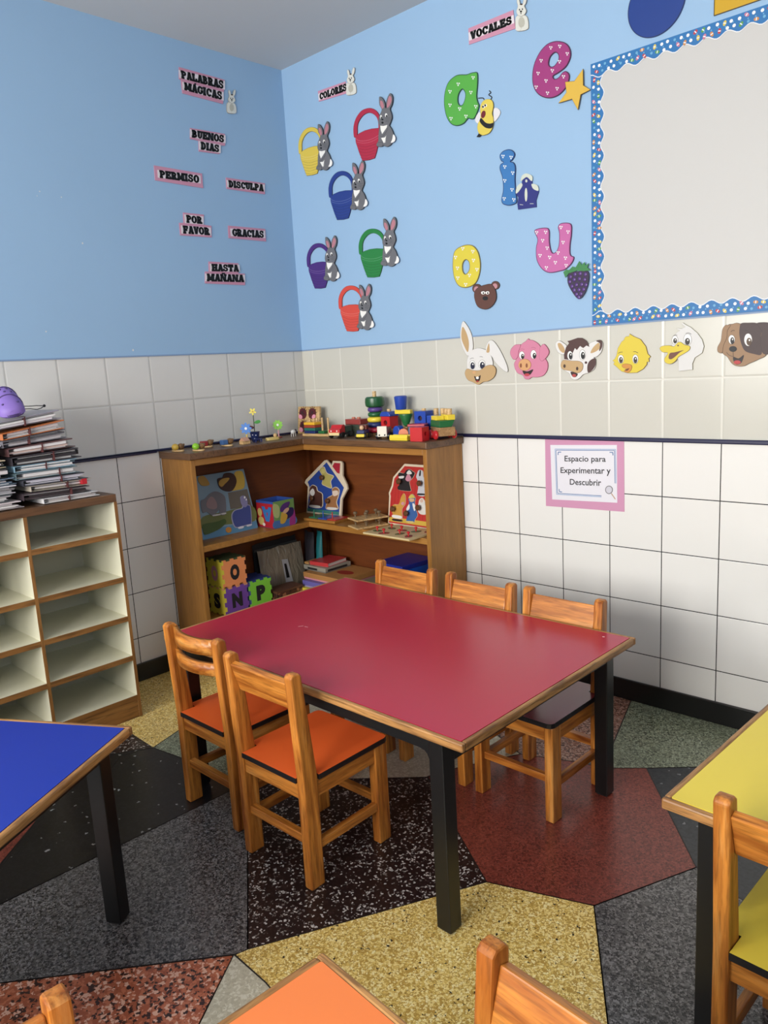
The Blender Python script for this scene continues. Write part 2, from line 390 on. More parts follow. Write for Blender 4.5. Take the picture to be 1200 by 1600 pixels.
# far layer first, then the clear near shapes on top of it
slab('yellow', [(130, 1200), (205, 1146), (239, 1168), (282, 1139), (330, 1110), (430, 1040), (300, 960), (150, 1040)], level=0)
slab('green', [(239, 1168), (282, 1139), (330, 1110), (420, 1080), (470, 1165), (430, 1200), (388, 1212), (368, 1230), (300, 1190)], level=1)
slab('speck', [(160, 1180), (205, 1146), (239, 1168), (190, 1180), (150, 1230)], level=1)
slab('white', [(430, 1060), (640, 1020), (800, 1090), (780, 1150), (813, 1178), (709, 1201), (668, 1214), (545, 1217), (470, 1205), (400, 1212)], level=0)
slab('pink', [(700, 1000), (1000, 1060), (985, 1097), (950, 1180), (905, 1191), (813, 1178), (755, 1130)], level=1)
slab('green', [(985, 1097), (1010, 1062), (1300, 1120), (1200, 1199), (1105, 1198), (1010, 1200), (943, 1200)], level=2)
slab('red', [(668, 1213), (709, 1201), (813, 1178), (905, 1191), (943, 1200), (1010, 1200), (1088, 1355), (928, 1415), (760, 1378), (715, 1300)], level=3)
slab('dgray', [(1010, 1200), (1105, 1198), (1200, 1199), (1400, 1200), (1330, 1300), (1180, 1420), (1088, 1355)], level=2)
slab('gray', [(928, 1415), (1088, 1355), (1180, 1420), (1330, 1300), (1500, 1700), (1000, 1900), (950, 1600)], level=3)
slab('speck', [(387, 1222), (400, 1212), (470, 1205), (545, 1217), (668, 1214), (715, 1300), (760, 1378), (387, 1483)], level=2)
slab('gray', [(387, 1222), (387, 1483), (368, 1491), (0, 1536), (-240, 1560), (-240, 1520), (0, 1413)], level=2)
slab('black', [(387, 1222), (0, 1413), (-240, 1520), (0, 1350), (55, 1284), (90, 1225), (160, 1180), (239, 1168), (300, 1190), (368, 1220)], level=2)
slab('red', [(-240, 1520), (0, 1356), (55, 1284), (90, 1225), (-60, 1270)], level=1)
slab('yellow', [(367, 1492), (387, 1483), (760, 1378), (928, 1415), (950, 1600), (1000, 1900), (640, 1800), (415, 1535)], level=3)
slab('white', [(365, 1492), (415, 1535), (640, 1800), (600, 2000), (200, 1850), (310, 1602)], level=2)
slab('coral', [(365, 1492), (310, 1602), (200, 1850), (-300, 1800), (-240, 1560), (0, 1536)], level=2)
dj = len(keys)
for pts, z in joint: mb.line([pts[-1]] + pts, 0.0028, z, z+0.0008, dj)
struct(mb.build('floor', [TZ[k] for k in keys] + [mat('dark floor joint', (36, 30, 28), 0.5)]))

# ---------------------------------------------------------------- L-shaped bookcase in the corner
D, BH, LX, LY = 0.235, 0.987, 1.0, 0.852
bk = thing('corner_bookcase', 'L-shaped brown wooden bookcase filling the room corner, toys on its shelves', 'bookcase', (0, 0, 0))
def Lpoly(d, lx, ly, g=0.004): return [(g, -g), (lx, -g), (lx, -d), (d, -d), (d, -ly), (g, -ly)]
MB().prism(Lpoly(D+0.013, LX+0.01, LY+0.01), 0.957, BH).build('top_board', M['top_x'], bk, bevel=0.004)
SH = (0.583, 0.235, 0.06)
for z in SH[:2]: MB().prism(Lpoly(D-0.002, LX-0.022, LY-0.022, 0.014), z-0.026, z).build('shelf', M['shelf_x'], bk, bevel=0.002)
MB().prism(Lpoly(D-0.002, LX-0.022, LY-0.022, 0.014), SH[2]-0.02, SH[2]).build('bottom_board', M['shelf_x'], bk)
MB().box(LX-0.022, -D, 0, LX, -0.004, 0.957).build('side_panel', M['shelf_z'], bk, bevel=0.002)
MB().box(0.004, -LY, 0, D, -LY+0.022, 0.957).build('side_panel', M['shelf_z'], bk, bevel=0.002)
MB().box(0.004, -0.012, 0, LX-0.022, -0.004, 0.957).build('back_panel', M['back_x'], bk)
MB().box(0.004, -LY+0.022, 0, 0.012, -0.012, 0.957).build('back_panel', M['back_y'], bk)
MB().box(D-0.002, -D, 0.93, LX-0.022, -D+0.016, 0.957).build('fascia', M['shelf_x'], bk, bevel=0.002)
MB().box(D-0.016, -LY+0.022, 0.93, D, -D+0.016, 0.957).build('fascia', M['shelf_y'], bk, bevel=0.002)
MB().box(D+0.005, -D+0.02, 0, LX-0.022, -D+0.036, 0.04).build('plinth', M['shelf_x'], bk)
MB().box(D-0.036, -LY+0.022, 0, D-0.02, -D+0.02, 0.04).build('plinth', M['shelf_y'], bk)
MB().box(0.0125, -0.035, 0.06, 0.035, -0.0125, 0.93).build('corner_post', M['back_z'], bk)

# ---------------------------------------------------------------- white cubby unit
CX, CY0, CZ = 0.335, -1.245, 0.885
cu = thing('cubby_unit', 'low cubbyhole unit with cream insides and brown wooden edges against the left wall', 'shelf unit', (0, 0, 0))
NC = 3; PW = 0.333; ce = [M['cream'], M['cub_z']]; cey = [M['cream'], M['cub_y']]
yL = CY0-0.012-NC*PW
def slabx(mb, y0, z0, y1, z1, xf=CX): mb.box(0.006, y0, z0, xf-0.0015, y1, z1, 0); mb.box(xf-0.0015, y0, z0, xf, y1, z1, 1); return mb
MB().box(0.006, yL, CZ-0.029, CX, CY0, CZ).build('top_board', M['top_y'], cu, bevel=0.002)
slabx(MB(), CY0-0.012, 0, CY0, CZ-0.029).build('side_panel', ce, cu)
slabx(MB(), yL, 0, yL+0.012, CZ-0.029).build('side_panel', ce, cu)
for k in range(1, NC): slabx(MB(), CY0-PW*k-0.012, 0.07, CY0-PW*k, CZ-0.029).build('divider', ce, cu)
for k in range(NC):
    y1 = CY0-PW*k-0.012; y0 = CY0-PW*(k+1)
    for z in (0.74, 0.566, 0.411, 0.252, 0.09): slabx(MB(), y0, z-0.02, y1, z).build('shelf', cey, cu)
MB().box(0.006, yL+0.012, 0.07, 0.012, CY0-0.012, CZ-0.029).build('back_panel', mat('cream back board with painted shade', (176, 171, 152), 0.5), cu)  # cream toned down: shade inside the cells is put into the colour
MB().box(CX-0.02, yL+0.0121, 0, CX-0.0016, CY0-0.0121, 0.07).build('plinth', M['cub_y'], cu)

# ---------------------------------------------------------------- tables
def table(name, label, lam, L, Wd, loc, rz):
    t = thing(name, label, 'table', loc, (0, 0, rz)); H = 0.5; e = 0.013; a, b = L/2, Wd/2
    def rr(a, b, r, n=4):
        out = []
        for cx, cy_, q in ((a-r, b-r, 0), (-a+r, b-r, 90), (-a+r, -b+r, 180), (a-r, -b+r, 270)):
            for k in range(n+1): out.append((cx+r*math.cos(R(q+90*k/n)), cy_+r*math.sin(R(q+90*k/n))))
        return out
    MB().prism(rr(a-e, b-e, 0.004), H-0.02, H).build('tabletop', lam, t)
    for (x0, y0, x1, y1, ax) in ((-a, -b, a, -b+e, 'x'), (-a, b-e, a, b, 'x'), (-a, -b+e, -a+e, b-e, 'y'), (a-e, -b+e, a, b-e, 'y')):
        MB().box(x0, y0, H-0.021, x1, y1, H+0.0003).build('edge_band', M['edge_'+ax], t, bevel=0.004)
    lx, ly, s = a-0.064, b-0.01, 0.041
    for sx in (-1, 1):
        for sy_ in (-1, 1):
            x0, x1 = sorted((sx*lx, sx*(lx-s))); y0, y1 = sorted((sy_*ly, sy_*(ly-s)))
            MB().box(x0, y0, 0.004, x1, y1, H-0.021).box(x0+0.003, y0+0.003, 0, x1-0.003, y1-0.003, 0.004).build('leg', M['blackleg'], t, bevel=0.003)
    z0, z1 = H-0.052, H-0.021
    for sy_ in (-1, 1):
        y0, y1 = sorted((sy_*(ly-0.002), sy_*(ly-0.03))); mb = MB().box(-lx+s, y0, z0, lx-s, y1, z1)
        for sx in (-1, 1):
            f = [(sx*(lx-s), z0), (sx*(lx-s), z0-0.022), (sx*(lx-s-0.006), z0-0.009), (sx*(lx-s-0.014), z0-0.003), (sx*(lx-s-0.03), z0)]
            mb.add([(p, y, z) for y in (y0, y1) for p, z in f], [(0, 1, 2, 3, 4), (9, 8, 7, 6, 5)] + [(i, (i+1) % 5, 5+(i+1) % 5, 5+i) for i in range(5)])
        mb.build('apron', M['blackleg'], t)
    for sx in (-1, 1):
        x0, x1 = sorted((sx*(lx-0.002), sx*(lx-0.03))); MB().box(x0, -ly+s, z0-0.025, x1, ly-s, z1).build('apron', M['blackleg'], t)
    return t
def corner_loc(cx, cy_, lx, ly, rz):     # table centre from one measured corner
    v = Matrix.Rotation(rz, 3, 'Z') @ Vector((lx, ly, 0)); return (cx+v.x, cy_+v.y, 0)
rt = table('red_table', 'raspberry red laminate table with worn wooden edge and black legs, in the middle', M['red_lam'], 1.2, 0.8, (1.486, -1.02, 0), 0)
mb = MB(); ta = un(943, 995, 'z', .5); mb.prism(ell(ta.x-1.486, ta.y+1.02, .004, .003, 10), .5, .5003)
for (u0, v0, u1, v1) in ((466, 979, 474, 978), (476, 979, 481, 980)): a_, b_ = un(u0, v0, 'z', .5), un(u1, v1, 'z', .5); mb.line([(a_.x-1.486, a_.y+1.02), (b_.x-1.486, b_.y+1.02)], .0022, .5, .5002)
mb.build('scratch_mark', mat('pale scratch', (226, 170, 176), .5), rt)['kind'] = 'stuff'
table('blue_table', 'blue topped table with wooden edge in front of the cubbyhole unit', M['blue_lam'], 0.8, 1.2, corner_loc(1.415, -1.815, -0.4, -0.6, R(30.5)), R(30.5))
table('yellow_table', 'yellow topped table with wooden edge at the right', M['yellow_lam'], 1.2, 0.8, corner_loc(2.493, -1.358, 0.6, 0.4, R(-2.0)), R(-2.0))
table('orange_table', 'orange topped table, one corner showing at the bottom of the photo', M['orange_lam'], 1.2, 0.8, corner_loc(2.299, -2.007, 0.6, -0.4, R(-4.2)), R(-4.2))

# ---------------------------------------------------------------- chairs (facing +y, rear face at y = 0)
def make_chair(label, seatm, slats=False, group=None):
    t = thing('wooden_chair', label, 'chair', (0, 0, 0), (0, 0, 0), group)
    w = 0.139; lw = 0.028
    for sx in (-1, 1):
        x0, x1 = sorted((sx*w, sx*(w-lw)))
        MB().extr([(0, 0), (0.046, 0), (0.047, 0.3), (0.02, 0.575), (0.012, 0.583), (-0.006, 0.583), (-0.014, 0.575), (-0.0, 0.3)], x0, x1).build('leg', M['chair_z'], t, bevel=0.004)
        MB().box(x0, 0.253, 0, x1, 0.298, 0.289).build('leg', M['chair_z'], t, bevel=0.003)
        xa, xb = sorted((sx*(w-0.004), sx*(w-0.022)))
        MB().box(xa, 0.047, 0.243, xb, 0.253, 0.289).build('apron', M['chair_y'], t)
        MB().box(xa, 0.046, 0.098, xb, 0.253, 0.122).build('stretcher', M['chair_y'], t, bevel=0.002)
    i = w-lw
    MB().box(-i, 0.008, 0.243, i, 0.026, 0.289).build('apron', M['chair_x'], t)
    MB().box(-i, 0.272, 0.243, i, 0.29, 0.289).build('apron', M['chair_x'], t)
    MB().box(-i, 0.01, 0.118, i, 0.03, 0.142).build('stretcher', M['chair_x'], t, bevel=0.002)
    MB().box(-i, 0.266, 0.112, i, 0.284, 0.134).build('stretcher', M['chair_x'], t, bevel=0.002)
    q = w+0.003; f = 0.306; r = 0.016
    poly = [(-i+0.001, -0.002), (i-0.001, -0.002), (i-0.001, 0.049), (q, 0.049), (q, f-r), (q-0.005, f-0.005), (q-r, f), (-q+r, f), (-q+0.005, f-0.005), (-q, f-r), (-q, 0.049), (-i+0.001, 0.049)]
    MB().prism(poly, 0.289, 0.3015, 1).prism(inset(poly, 0.001), 0.3015, 0.303, 1, top=0).build('seat', [seatm, M['black_edge']], t)
    if slats:
        for z0, z1 in ((0.528, 0.572), (0.468, 0.503)):
            mb = MB(); n = 10
            for k in range(n):
                xa, xb = -i+2*i*k/n, -i+2*i*(k+1)/n
                ya, yb = (0.006-0.03*(1-(xa/i)**2)), (0.006-0.03*(1-(xb/i)**2))
                vs = [(xa, ya, z0), (xb, yb, z0), (xb, yb+0.016, z0), (xa, ya+0.016, z0), (xa, ya, z1), (xb, yb, z1), (xb, yb+0.016, z1), (xa, ya+0.016, z1)]
                fs = [(0, 3, 2, 1), (4, 5, 6, 7), (0, 1, 5, 4), (3, 7, 6, 2)] + ([(0, 4, 7, 3)] if k == 0 else []) + ([(1, 2, 6, 5)] if k == n-1 else [])
                mb.add(vs, fs)
            mb.build('back_slat', M['chair_x'], t, smooth=True)
    else:
        MB().extr([(-0.011, 0.556), (0.007, 0.562), (0.031, 0.483), (0.013, 0.477)], -i, i).build('backrest', M['chair_x'], t, bevel=0.003)
    return t
FACE = lambda cx, cy_, rz: ((cx, cy_, 0), (0, 0, rz))
chB = make_chair('wooden chair with orange seat and one wide back board at the red table', M['orange_seat'], False, 'chairs at the red table')
chB.location = (1.517, -1.514, 0); chB.rotation_euler = (0, 0, R(0.8))
chA = make_chair('small wooden chair with orange seat and two curved back slats', M['orange_seat'], True, 'chairs at the red table')
chA.location = (1.155, -1.478, 0); chA.rotation_euler = (0, 0, R(0))
P180 = math.pi
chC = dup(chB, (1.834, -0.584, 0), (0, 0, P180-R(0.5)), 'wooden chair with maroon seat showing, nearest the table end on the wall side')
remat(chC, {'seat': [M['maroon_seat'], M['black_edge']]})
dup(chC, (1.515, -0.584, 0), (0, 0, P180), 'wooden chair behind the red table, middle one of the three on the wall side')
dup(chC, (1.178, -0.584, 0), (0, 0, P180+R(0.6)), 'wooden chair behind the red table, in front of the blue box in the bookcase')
chY = dup(chB, (2.752, -1.424, 0), (0, 0, R(-1.5)), 'wooden chair with yellow seat pushed under the yellow table', 'chairs at the other tables')
remat(chY, {'seat': [M['yellow_lam'], M['black_edge']]})
dup(chB, (2.655, -1.928, 0), (0, 0, P180-R(4.2)), 'wooden chair behind the orange table corner, only its backrest showing', 'chairs at the other tables')
dup(chB, (2.165, -2.447, 0), (0, 0, -P180/2-R(4.2)), 'wooden chair at bottom left edge, only the top of one back post showing', 'chairs at the other tables')

# ================================================================ wall pieces (flat painted cut-outs on the walls)
class Cut:
    """a cut-out on a wall; outlines are photo measurements taken to metres on the wall plane"""
    def __init__(s, name, label, cat, wall, at, cr=(0, 0, 1), group=None):
        s.wall, s.cr = wall, cr
        if not isinstance(wall, str):          # a leaning board: (origin, unit x axis, unit y axis)
            s.P, s.X, s.Y = (Vector(q) for q in wall); s.X.normalize(); s.Y.normalize(); s.N = s.X.cross(s.Y)
            s.o = Vector((0, 0)); s.t = thing(name, label, cat, s.P, Matrix((s.X, s.Y, s.N)).transposed().to_euler(), group); return
        rot = (R(90), 0, 0) if wall == 'b' else (R(90), 0, R(90))
        s.o = s.pt(*at); loc = (s.o.x, -0.0005, s.o.y) if wall == 'b' else (0.0005, s.o.x, s.o.y)
        s.t = thing(name, label, cat, loc, rot, group)
    def pt(s, x, y):
        u, v = s.cr[0]+x/s.cr[2], s.cr[1]+y/s.cr[2]
        if not isinstance(s.wall, str):
            d = _R*((u-600)/FPX) + _U*((800-v)/FPX) + _F; p = CAM + d*((s.P-CAM).dot(s.N)/d.dot(s.N)) - s.P
            return Vector((p.dot(s.X), p.dot(s.Y)))
        p = un(u, v, 'y', 0) if s.wall == 'b' else un(u, v, 'x', 0)
        return Vector((p.x, p.z)) if s.wall == 'b' else Vector((p.y, p.z))
    def loc(s, pts): return [s.pt(*p)-s.o for p in pts]
    def part(s, name, items, mats, parent=None):
        """items: (kind, pts, z0, z1, mi[, extra])"""
        mb = MB()
        for it in items:
            k, pts, z0, z1, mi = it[:5]; L = s.loc(pts)
            if k == 'poly': mb.prism(L, z0, z1, mi)
            elif k == 'sm': mb.prism(smooth(L), z0, z1, mi)
            elif k == 'out':                       # coloured face with a dark painted edge
                ed, w = it[5], it[6]; P = smooth(L) if it[7] else L; H = [smooth(s.loc(h)) for h in (it[8] if len(it) > 8 else [])]
                mb.prism(P, z0, z1, ed, holes=H); mb.prism(inset(P, w), z1, z1+0.0006, mi, holes=[inset(h, -w) for h in H])
            elif k == 'line': mb.line(smooth(L, 4, False) if len(L) > 2 else L, it[5], z0, z1, mi)
        return mb.build(name, mats, parent or s.t)
T1 = 0.004
def c(r, g, b, ro=0.5): k = 0.95 if min(r, g, b) > 190 else 0.89; return mat('painted %d %d %d' % (r, g, b), (r*k, g*k, b*k), ro)

# ---- lettering: heavy slab capitals drawn as strokes
def glyph(ch):
    """(width, list of polygons) in a cell one unit high"""
    P = []
    def rect(x0, y0, x1, y1): P.append([(x0, y0), (x1, y0), (x1, y1), (x0, y1)])
    def seg(x0, y0, x1, y1, w): P.append([(x0-w/2, y0), (x0+w/2, y0), (x1+w/2, y1), (x1-w/2, y1)])
    def stem(x, w=.24, top=True, bot=True):
        rect(x-w/2, 0, x+w/2, 1)
        if bot: rect(x-w/2-.09, 0, x+w/2+.09, .17)
        if top: rect(x-w/2-.09, .83, x+w/2+.09, 1)
    def arc(cx, cy_, rx, ry, a0, a1, w, n=14):
        pts = [(R(a0+(a1-a0)*k/n)) for k in range(n+1)]
        for a, b in zip(pts, pts[1:]):
            P.append([(cx+(rx-w)*math.cos(a), cy_+(ry-.15)*math.sin(a)), (cx+rx*math.cos(a), cy_+ry*math.sin(a)), (cx+rx*math.cos(b), cy_+ry*math.sin(b)), (cx+(rx-w)*math.cos(b), cy_+(ry-.15)*math.sin(b))])
    base = {'Á': 'A', 'Ñ': 'N'}.get(ch, ch); w = .8
    if base == 'A':
        seg(.16, 0, .38, 1, .16); seg(.66, 0, .44, 1, .26); rect(.2, .24, .6, .38); rect(.02, 0, .34, .16); rect(.46, 0, .84, .16); rect(.24, .84, .56, 1)
    elif base == 'B': stem(.22); arc(.34, .74, .34, .26, -90, 90, .22); arc(.36, .28, .4, .28, -90, 90, .24); rect(.2, .42, .4, .56); rect(.2, 0, .4, .14); rect(.2, .86, .4, 1)
    elif base == 'C': arc(.42, .5, .4, .5, 40, 320, .25); rect(.6, .6, .78, .95)
    elif base == 'D': stem(.22); arc(.34, .5, .44, .5, -90, 90, .25); rect(.2, 0, .4, .15); rect(.2, .85, .4, 1)
    elif base == 'E': stem(.22); rect(.2, .83, .74, 1); rect(.2, 0, .76, .17); rect(.2, .43, .58, .58); rect(.6, .68, .74, 1); rect(.62, 0, .76, .34); rect(.5, .34, .6, .67)
    elif base == 'F': stem(.22); rect(.2, .83, .74, 1); rect(.2, .43, .58, .58); rect(.6, .66, .74, 1); rect(.5, .34, .6, .67)
    elif base == 'G': arc(.42, .5, .4, .5, 50, 360, .25); rect(.6, .64, .76, .95); rect(.5, .3, .84, .5)
    elif base == 'H': stem(.2); stem(.68); rect(.2, .42, .68, .58); w = .9
    elif base == 'I': stem(.25); w = .5
    elif base == 'L': stem(.22); rect(.2, 0, .74, .17); rect(.58, 0, .74, .4)
    elif base == 'M': stem(.16, .16); stem(.86, .26); seg(.5, .1, .2, 1, .2); seg(.5, .1, .78, 1, .14); w = 1.06
    elif base == 'N': stem(.16, .15); stem(.74, .17); seg(.68, 0, .22, 1, .24); w = .92
    elif base == 'O': arc(.42, .5, .41, .5, 0, 360, .26, 22); w = .84
    elif base == 'P': stem(.22); arc(.36, .7, .4, .3, -90, 90, .24); rect(.2, .4, .4, .53); rect(.2, .87, .4, 1)
    elif base == 'R': stem(.22); arc(.36, .72, .38, .28, -90, 90, .24); rect(.2, .44, .4, .57); rect(.2, .86, .4, 1); seg(.66, 0, .46, .5, .25); rect(.56, 0, .86, .16); w = .86
    elif base == 'S': arc(.38, .72, .32, .28, 30, 270, .2); arc(.38, .28, .36, .28, -150, 90, .22); rect(.54, .66, .68, .98); rect(.04, .04, .18, .36)
    elif base == 'T': stem(.4, .25, False); rect(.04, .83, .76, 1); rect(.02, .6, .16, 1); rect(.64, .6, .78, 1)
    elif base == 'U': rect(.1, .3, .34, 1); rect(.56, .3, .72, 1); arc(.41, .34, .31, .34, 180, 360, .22); rect(.02, .84, .42, 1); rect(.48, .84, .8, 1)
    elif base == 'V': seg(.4, 0, .18, 1, .26); seg(.44, 0, .66, 1, .16); rect(.02, .84, .36, 1); rect(.5, .84, .82, 1)
    if ch == 'Á': P.append([(.4, 1.06), (.52, 1.06), (.68, 1.24), (.5, 1.24)])
    if ch == 'Ñ': P.append([(.24, 1.06), (.7, 1.06), (.7, 1.18), (.24, 1.18)])
    return w, P
def word(cut, text, quad, z0, z1, mi, mb):
    """quad: photo corners bottom-left, bottom-right, top-right, top-left of the word"""
    a, b, d, e = [q for q in cut.loc(quad)]; gs = [glyph(ch) for ch in text]; tot = sum(g[0]+0.03 for g in gs)-0.03; x = 0
    for w, P in gs:
        for poly in P:
            q = []
            for px, py in poly:
                s_ = (x+px)/tot; lo = a+(b-a)*s_; hi = e+(d-e)*s_; q.append(lo+(hi-lo)*py)
            mb.prism(inset(q, -0.0019), z0, z1, mi)
        x += w+0.03
def ttext(text, size=1.0, bold=0.0):
    """plain sans lettering as a flat mesh, box-normalised"""
    cu_ = bpy.data.curves.new('t', 'FONT'); cu_.body = text; cu_.size = size; cu_.offset = bold; cu_.resolution_u = 3
    o = bpy.data.objects.new('t', cu_); COL.objects.link(o); dg = bpy.context.evaluated_depsgraph_get(); me = bpy.data.meshes.new_from_object(o.evaluated_get(dg))
    vs = [v.co.copy() for v in me.vertices]; fs = [tuple(p.vertices) for p in me.polygons]
    bpy.data.objects.remove(o); bpy.data.curves.remove(cu_); bpy.data.meshes.remove(me)
    x0, x1 = min(v.x for v in vs), max(v.x for v in vs); y0, y1 = min(v.y for v in vs), max(v.y for v in vs)
    return [((v.x-x0)/(x1-x0), (v.y-y0)/(y1-y0)) for v in vs], fs
PINK, PALE = c(226, 160, 186), c(236, 226, 230)
def sign(label, wall, cr, cards, words, mag=True):
    s = Cut('word_card', label, 'sign', wall, cards[0][0], cr, 'pink word cards')
    mb = MB()
    for q in cards: mb.prism(s.loc(q), 0, T1*0.7)
    mb.build('backing', PINK, s.t)
    mb = MB(); mt = MB()
    for text, quad in words:
        L = s.loc(quad); cx = sum((p.x for p in L))/4; cy_ = sum((p.y for p in L))/4; cc = Vector((cx, cy_))
        mb.prism([p+(p-cc).normalized()*0.009 for p in L], T1*0.7, T1*0.9); word(s, text, quad, T1*0.9, T1*1.2, 0, mt)
    mb.build('panel', PALE, s.t); mt.build('lettering', BLK, s.t); return s
A = (220, 80, 4.2107)
sign('pink PALABRAS MÁGICAS card, top of the word cards on the left wall', 'l', A, [[(272, 278), (538, 348), (550, 190), (248, 105), (250, 185), (262, 190)]],
     [('PALABRAS', [(264, 178), (540, 250), (540, 198), (258, 130)]), ('MÁGICAS', [(284, 255), (532, 322), (530, 270), (282, 208)])])
sign('pink BUENOS DIAS card on the left wall', 'l', A, [[(322, 578), (378, 590), (380, 660), (516, 678), (520, 622), (552, 622), (550, 545), (322, 506)]],
     [('BUENOS', [(332, 566), (544, 602), (544, 556), (332, 520)]), ('DIAS', [(392, 646), (512, 666), (512, 620), (390, 598)])])
sign('pink PERMISO card, leftmost of the word cards', 'l', A, [[(92, 850), (408, 902), (400, 806), (84, 752)]], [('PERMISO', [(122, 832), (380, 868), (378, 820), (118, 786)])])
sign('pink DISCULPA card nearest the room corner', 'l', A, [[(562, 906), (814, 942), (814, 870), (558, 832)]], [('DISCULPA', [(576, 894), (802, 922), (802, 880), (572, 852)])])
sign('pink POR FAVOR card on the left wall', 'l', A, [[(258, 1212), (464, 1226), (462, 1150), (412, 1142), (412, 1076), (276, 1062), (280, 1130), (250, 1130)]],
     [('POR', [(298, 1128), (400, 1136), (398, 1092), (294, 1080)]), ('FAVOR', [(276, 1198), (450, 1210), (446, 1164), (272, 1150)])])
sign('pink GRACIAS card, right of the POR FAVOR card', 'l', A, [[(576, 1230), (822, 1252), (816, 1170), (572, 1148)]], [('GRACIAS', [(600, 1216), (806, 1228), (804, 1184), (596, 1170)])])
sign('pink HASTA MAÑANA card, lowest of the word cards', 'l', A, [[(420, 1528), (684, 1540), (682, 1464), (640, 1462), (640, 1396), (444, 1384), (446, 1450), (420, 1450)]],
     [('HASTA', [(464, 1446), (640, 1450), (636, 1408), (462, 1402)]), ('MAÑANA', [(432, 1512), (674, 1518), (672, 1474), (432, 1466)])])
B2 = (440, 80, 3.479)
sign('pink COLORES title card above the baskets', 'b', B2, [[(205, 275), (355, 230), (350, 165), (200, 218)]], [('COLORES', [(212, 264), (358, 214), (356, 176), (210, 232)])])
C3 = (680, 0, 4.2857)
sign('pink VOCALES title card at the top of the wall', 'b', C3, [[(230, 300), (540, 192), (525, 68), (225, 192)]], [('VOCALES', [(244, 268), (520, 160), (516, 110), (240, 218)])])

# ---- white painted rabbits beside the three title cards
def white_bunny(label, wall, at, sc, cr):
    s = Cut('bunny_cutout', label, 'wall decoration', wall, at, cr, 'white bunny cutouts'); ox, oy = at
    G = lambda pts: [(ox+x*sc[0], oy+y*sc[1]+x*sc[2]) for x, y in pts]
    W1 = c(228, 228, 218); W2 = c(206, 204, 188); E = c(176, 170, 160)
    s.part('body', [('out', G([(-22, -58), (-26, -30), (-22, 0), (0, 4), (24, -1), (30, -12), (28, -40), (20, -58), (0, -64)]), 0, T1, 0, 1, 0.0012, True)], [W1, E])
    s.part('head', [('out', G([(-14, -62), (-20, -78), (-14, -98), (-18, -118), (-16, -132), (-8, -126), (-2, -106), (6, -106), (10, -126), (18, -140), (24, -130), (20, -108), (14, -98), (22, -78), (14, -62), (0, -56)]), T1, T1*1.5, 0, 1, 0.0012, True)], [W1, E])
    s.part('belly', [('sm', G(ell(1, -32, 13, 22)), T1+0.0006, T1+0.0014, 0)], W2)
    for q in (-12, 13): s.part('foot', [('sm', G(ell(q, -6, 12, 8)), T1+0.0006, T1+0.0016, 0)], W1)
    s.part('eye', [('sm', G(ell(-6, -84, 2.2, 4)), T1*1.65, T1*1.8, 0)], BLK); s.part('eye', [('sm', G(ell(6, -85, 2.2, 4)), T1*1.65, T1*1.8, 0)], BLK)
    s.part('nose', [('sm', G(ell(0, -76, 4.5, 4)), T1*1.65, T1*1.8, 0), ('sm', G(ell(0, -68, 2.4, 2)), T1*1.65, T1*1.8, 0)], BLK)
    s.part('hair_tuft', [('sm', G(ell(1, -106, 6, 3)), T1*1.65, T1*1.8, 0)], c(60, 40, 36))
white_bunny('white bunny cutout beside the PALABRAS MÁGICAS card', 'l', (592, 408), (1.12, 1.12, .18), A)
white_bunny('white bunny cutout beside the COLORES card', 'b', (380, 236), (1.0, 1.03, -.12), B2)
white_bunny('white bunny cutout beside the VOCALES card', 'b', (582, 204), (1.6, 1.62, -.12), C3)

# ---- baskets and grey rabbits
Kb = (540, 140, 12.0)
def basket(at, rgb, label, first=[None]):
    s = Cut('basket_cutout', label, 'wall decoration', 'b', (325, 1340), Kb, 'colour basket cutouts')
    m1 = c(*rgb); m2 = c(*[int(q*0.62) for q in rgb]); m3 = c(*[min(255, int(q*0.75+70)) for q in rgb])
    s.part('basket', [('out', [(192, 880), (260, 825), (370, 770), (500, 735), (640, 722), (652, 800), (648, 870), (630, 1000), (590, 1180), (555, 1290), (450, 1325), (325, 1340), (262, 1180), (200, 990)], 0, T1, 0, 1, 0.0014, False),
           ('line', [(212, 985), (330, 1008), (450, 995), (560, 950), (636, 900)], T1+0.0006, T1+0.001, 2, 0.0016)] +
           [('line', [(235+k*14, 1050+k*58), (400, 1075+k*56), (615-k*14, 1010+k*60)], T1+0.0006, T1+0.0009, 1, 0.0009) for k in range(5)], [m1, m2, m3])
    s.part('rim', [('line', [(200, 905), (235, 950), (330, 968), (450, 950), (560, 905), (640, 855)], T1+0.0006, T1+0.0012, 0, 0.002)], m3)
    s.part('handle', [('out', [(180, 905), (160, 850), (158, 700), (195, 560), (260, 450), (340, 380), (450, 350), (540, 370), (610, 430), (650, 520), (662, 640), (655, 770), (628, 770), (624, 650), (600, 540), (540, 470), (460, 440), (380, 460), (310, 520), (255, 610), (232, 700), (228, 850)], 0.0006, T1*0.95, 0, 1, 0.0012, True)], [m1, m2])
    p = un(at[0], at[1], 'y', 0); s.t.location = (p.x, -0.0005, p.z); return s.t
def bp(x, y): return (440+x/3.479, 80+y/3.479)
basket(bp(443, 597), (196, 44, 74), 'raspberry red basket cutout with tall arched handle')
basket(bp(140, 678), (242, 214, 84), 'yellow basket cutout at the left of the colour baskets')
basket(bp(305, 918), (40, 66, 150), 'dark blue basket cutout with arched handle')
basket(bp(184, 1290), (80, 44, 132), 'purple basket cutout with arched handle')
basket(bp(470, 1230), (40, 140, 66), 'green basket cutout with arched handle')
basket(bp(358, 1522), (234, 82, 66), 'orange red basket cutout, lowest of the colour baskets')
s = Cut('rabbit_cutout', 'grey rabbit cutout beside the raspberry red basket', 'wall decoration', 'b', (650, 1075), Kb, 'grey rabbit cutouts')
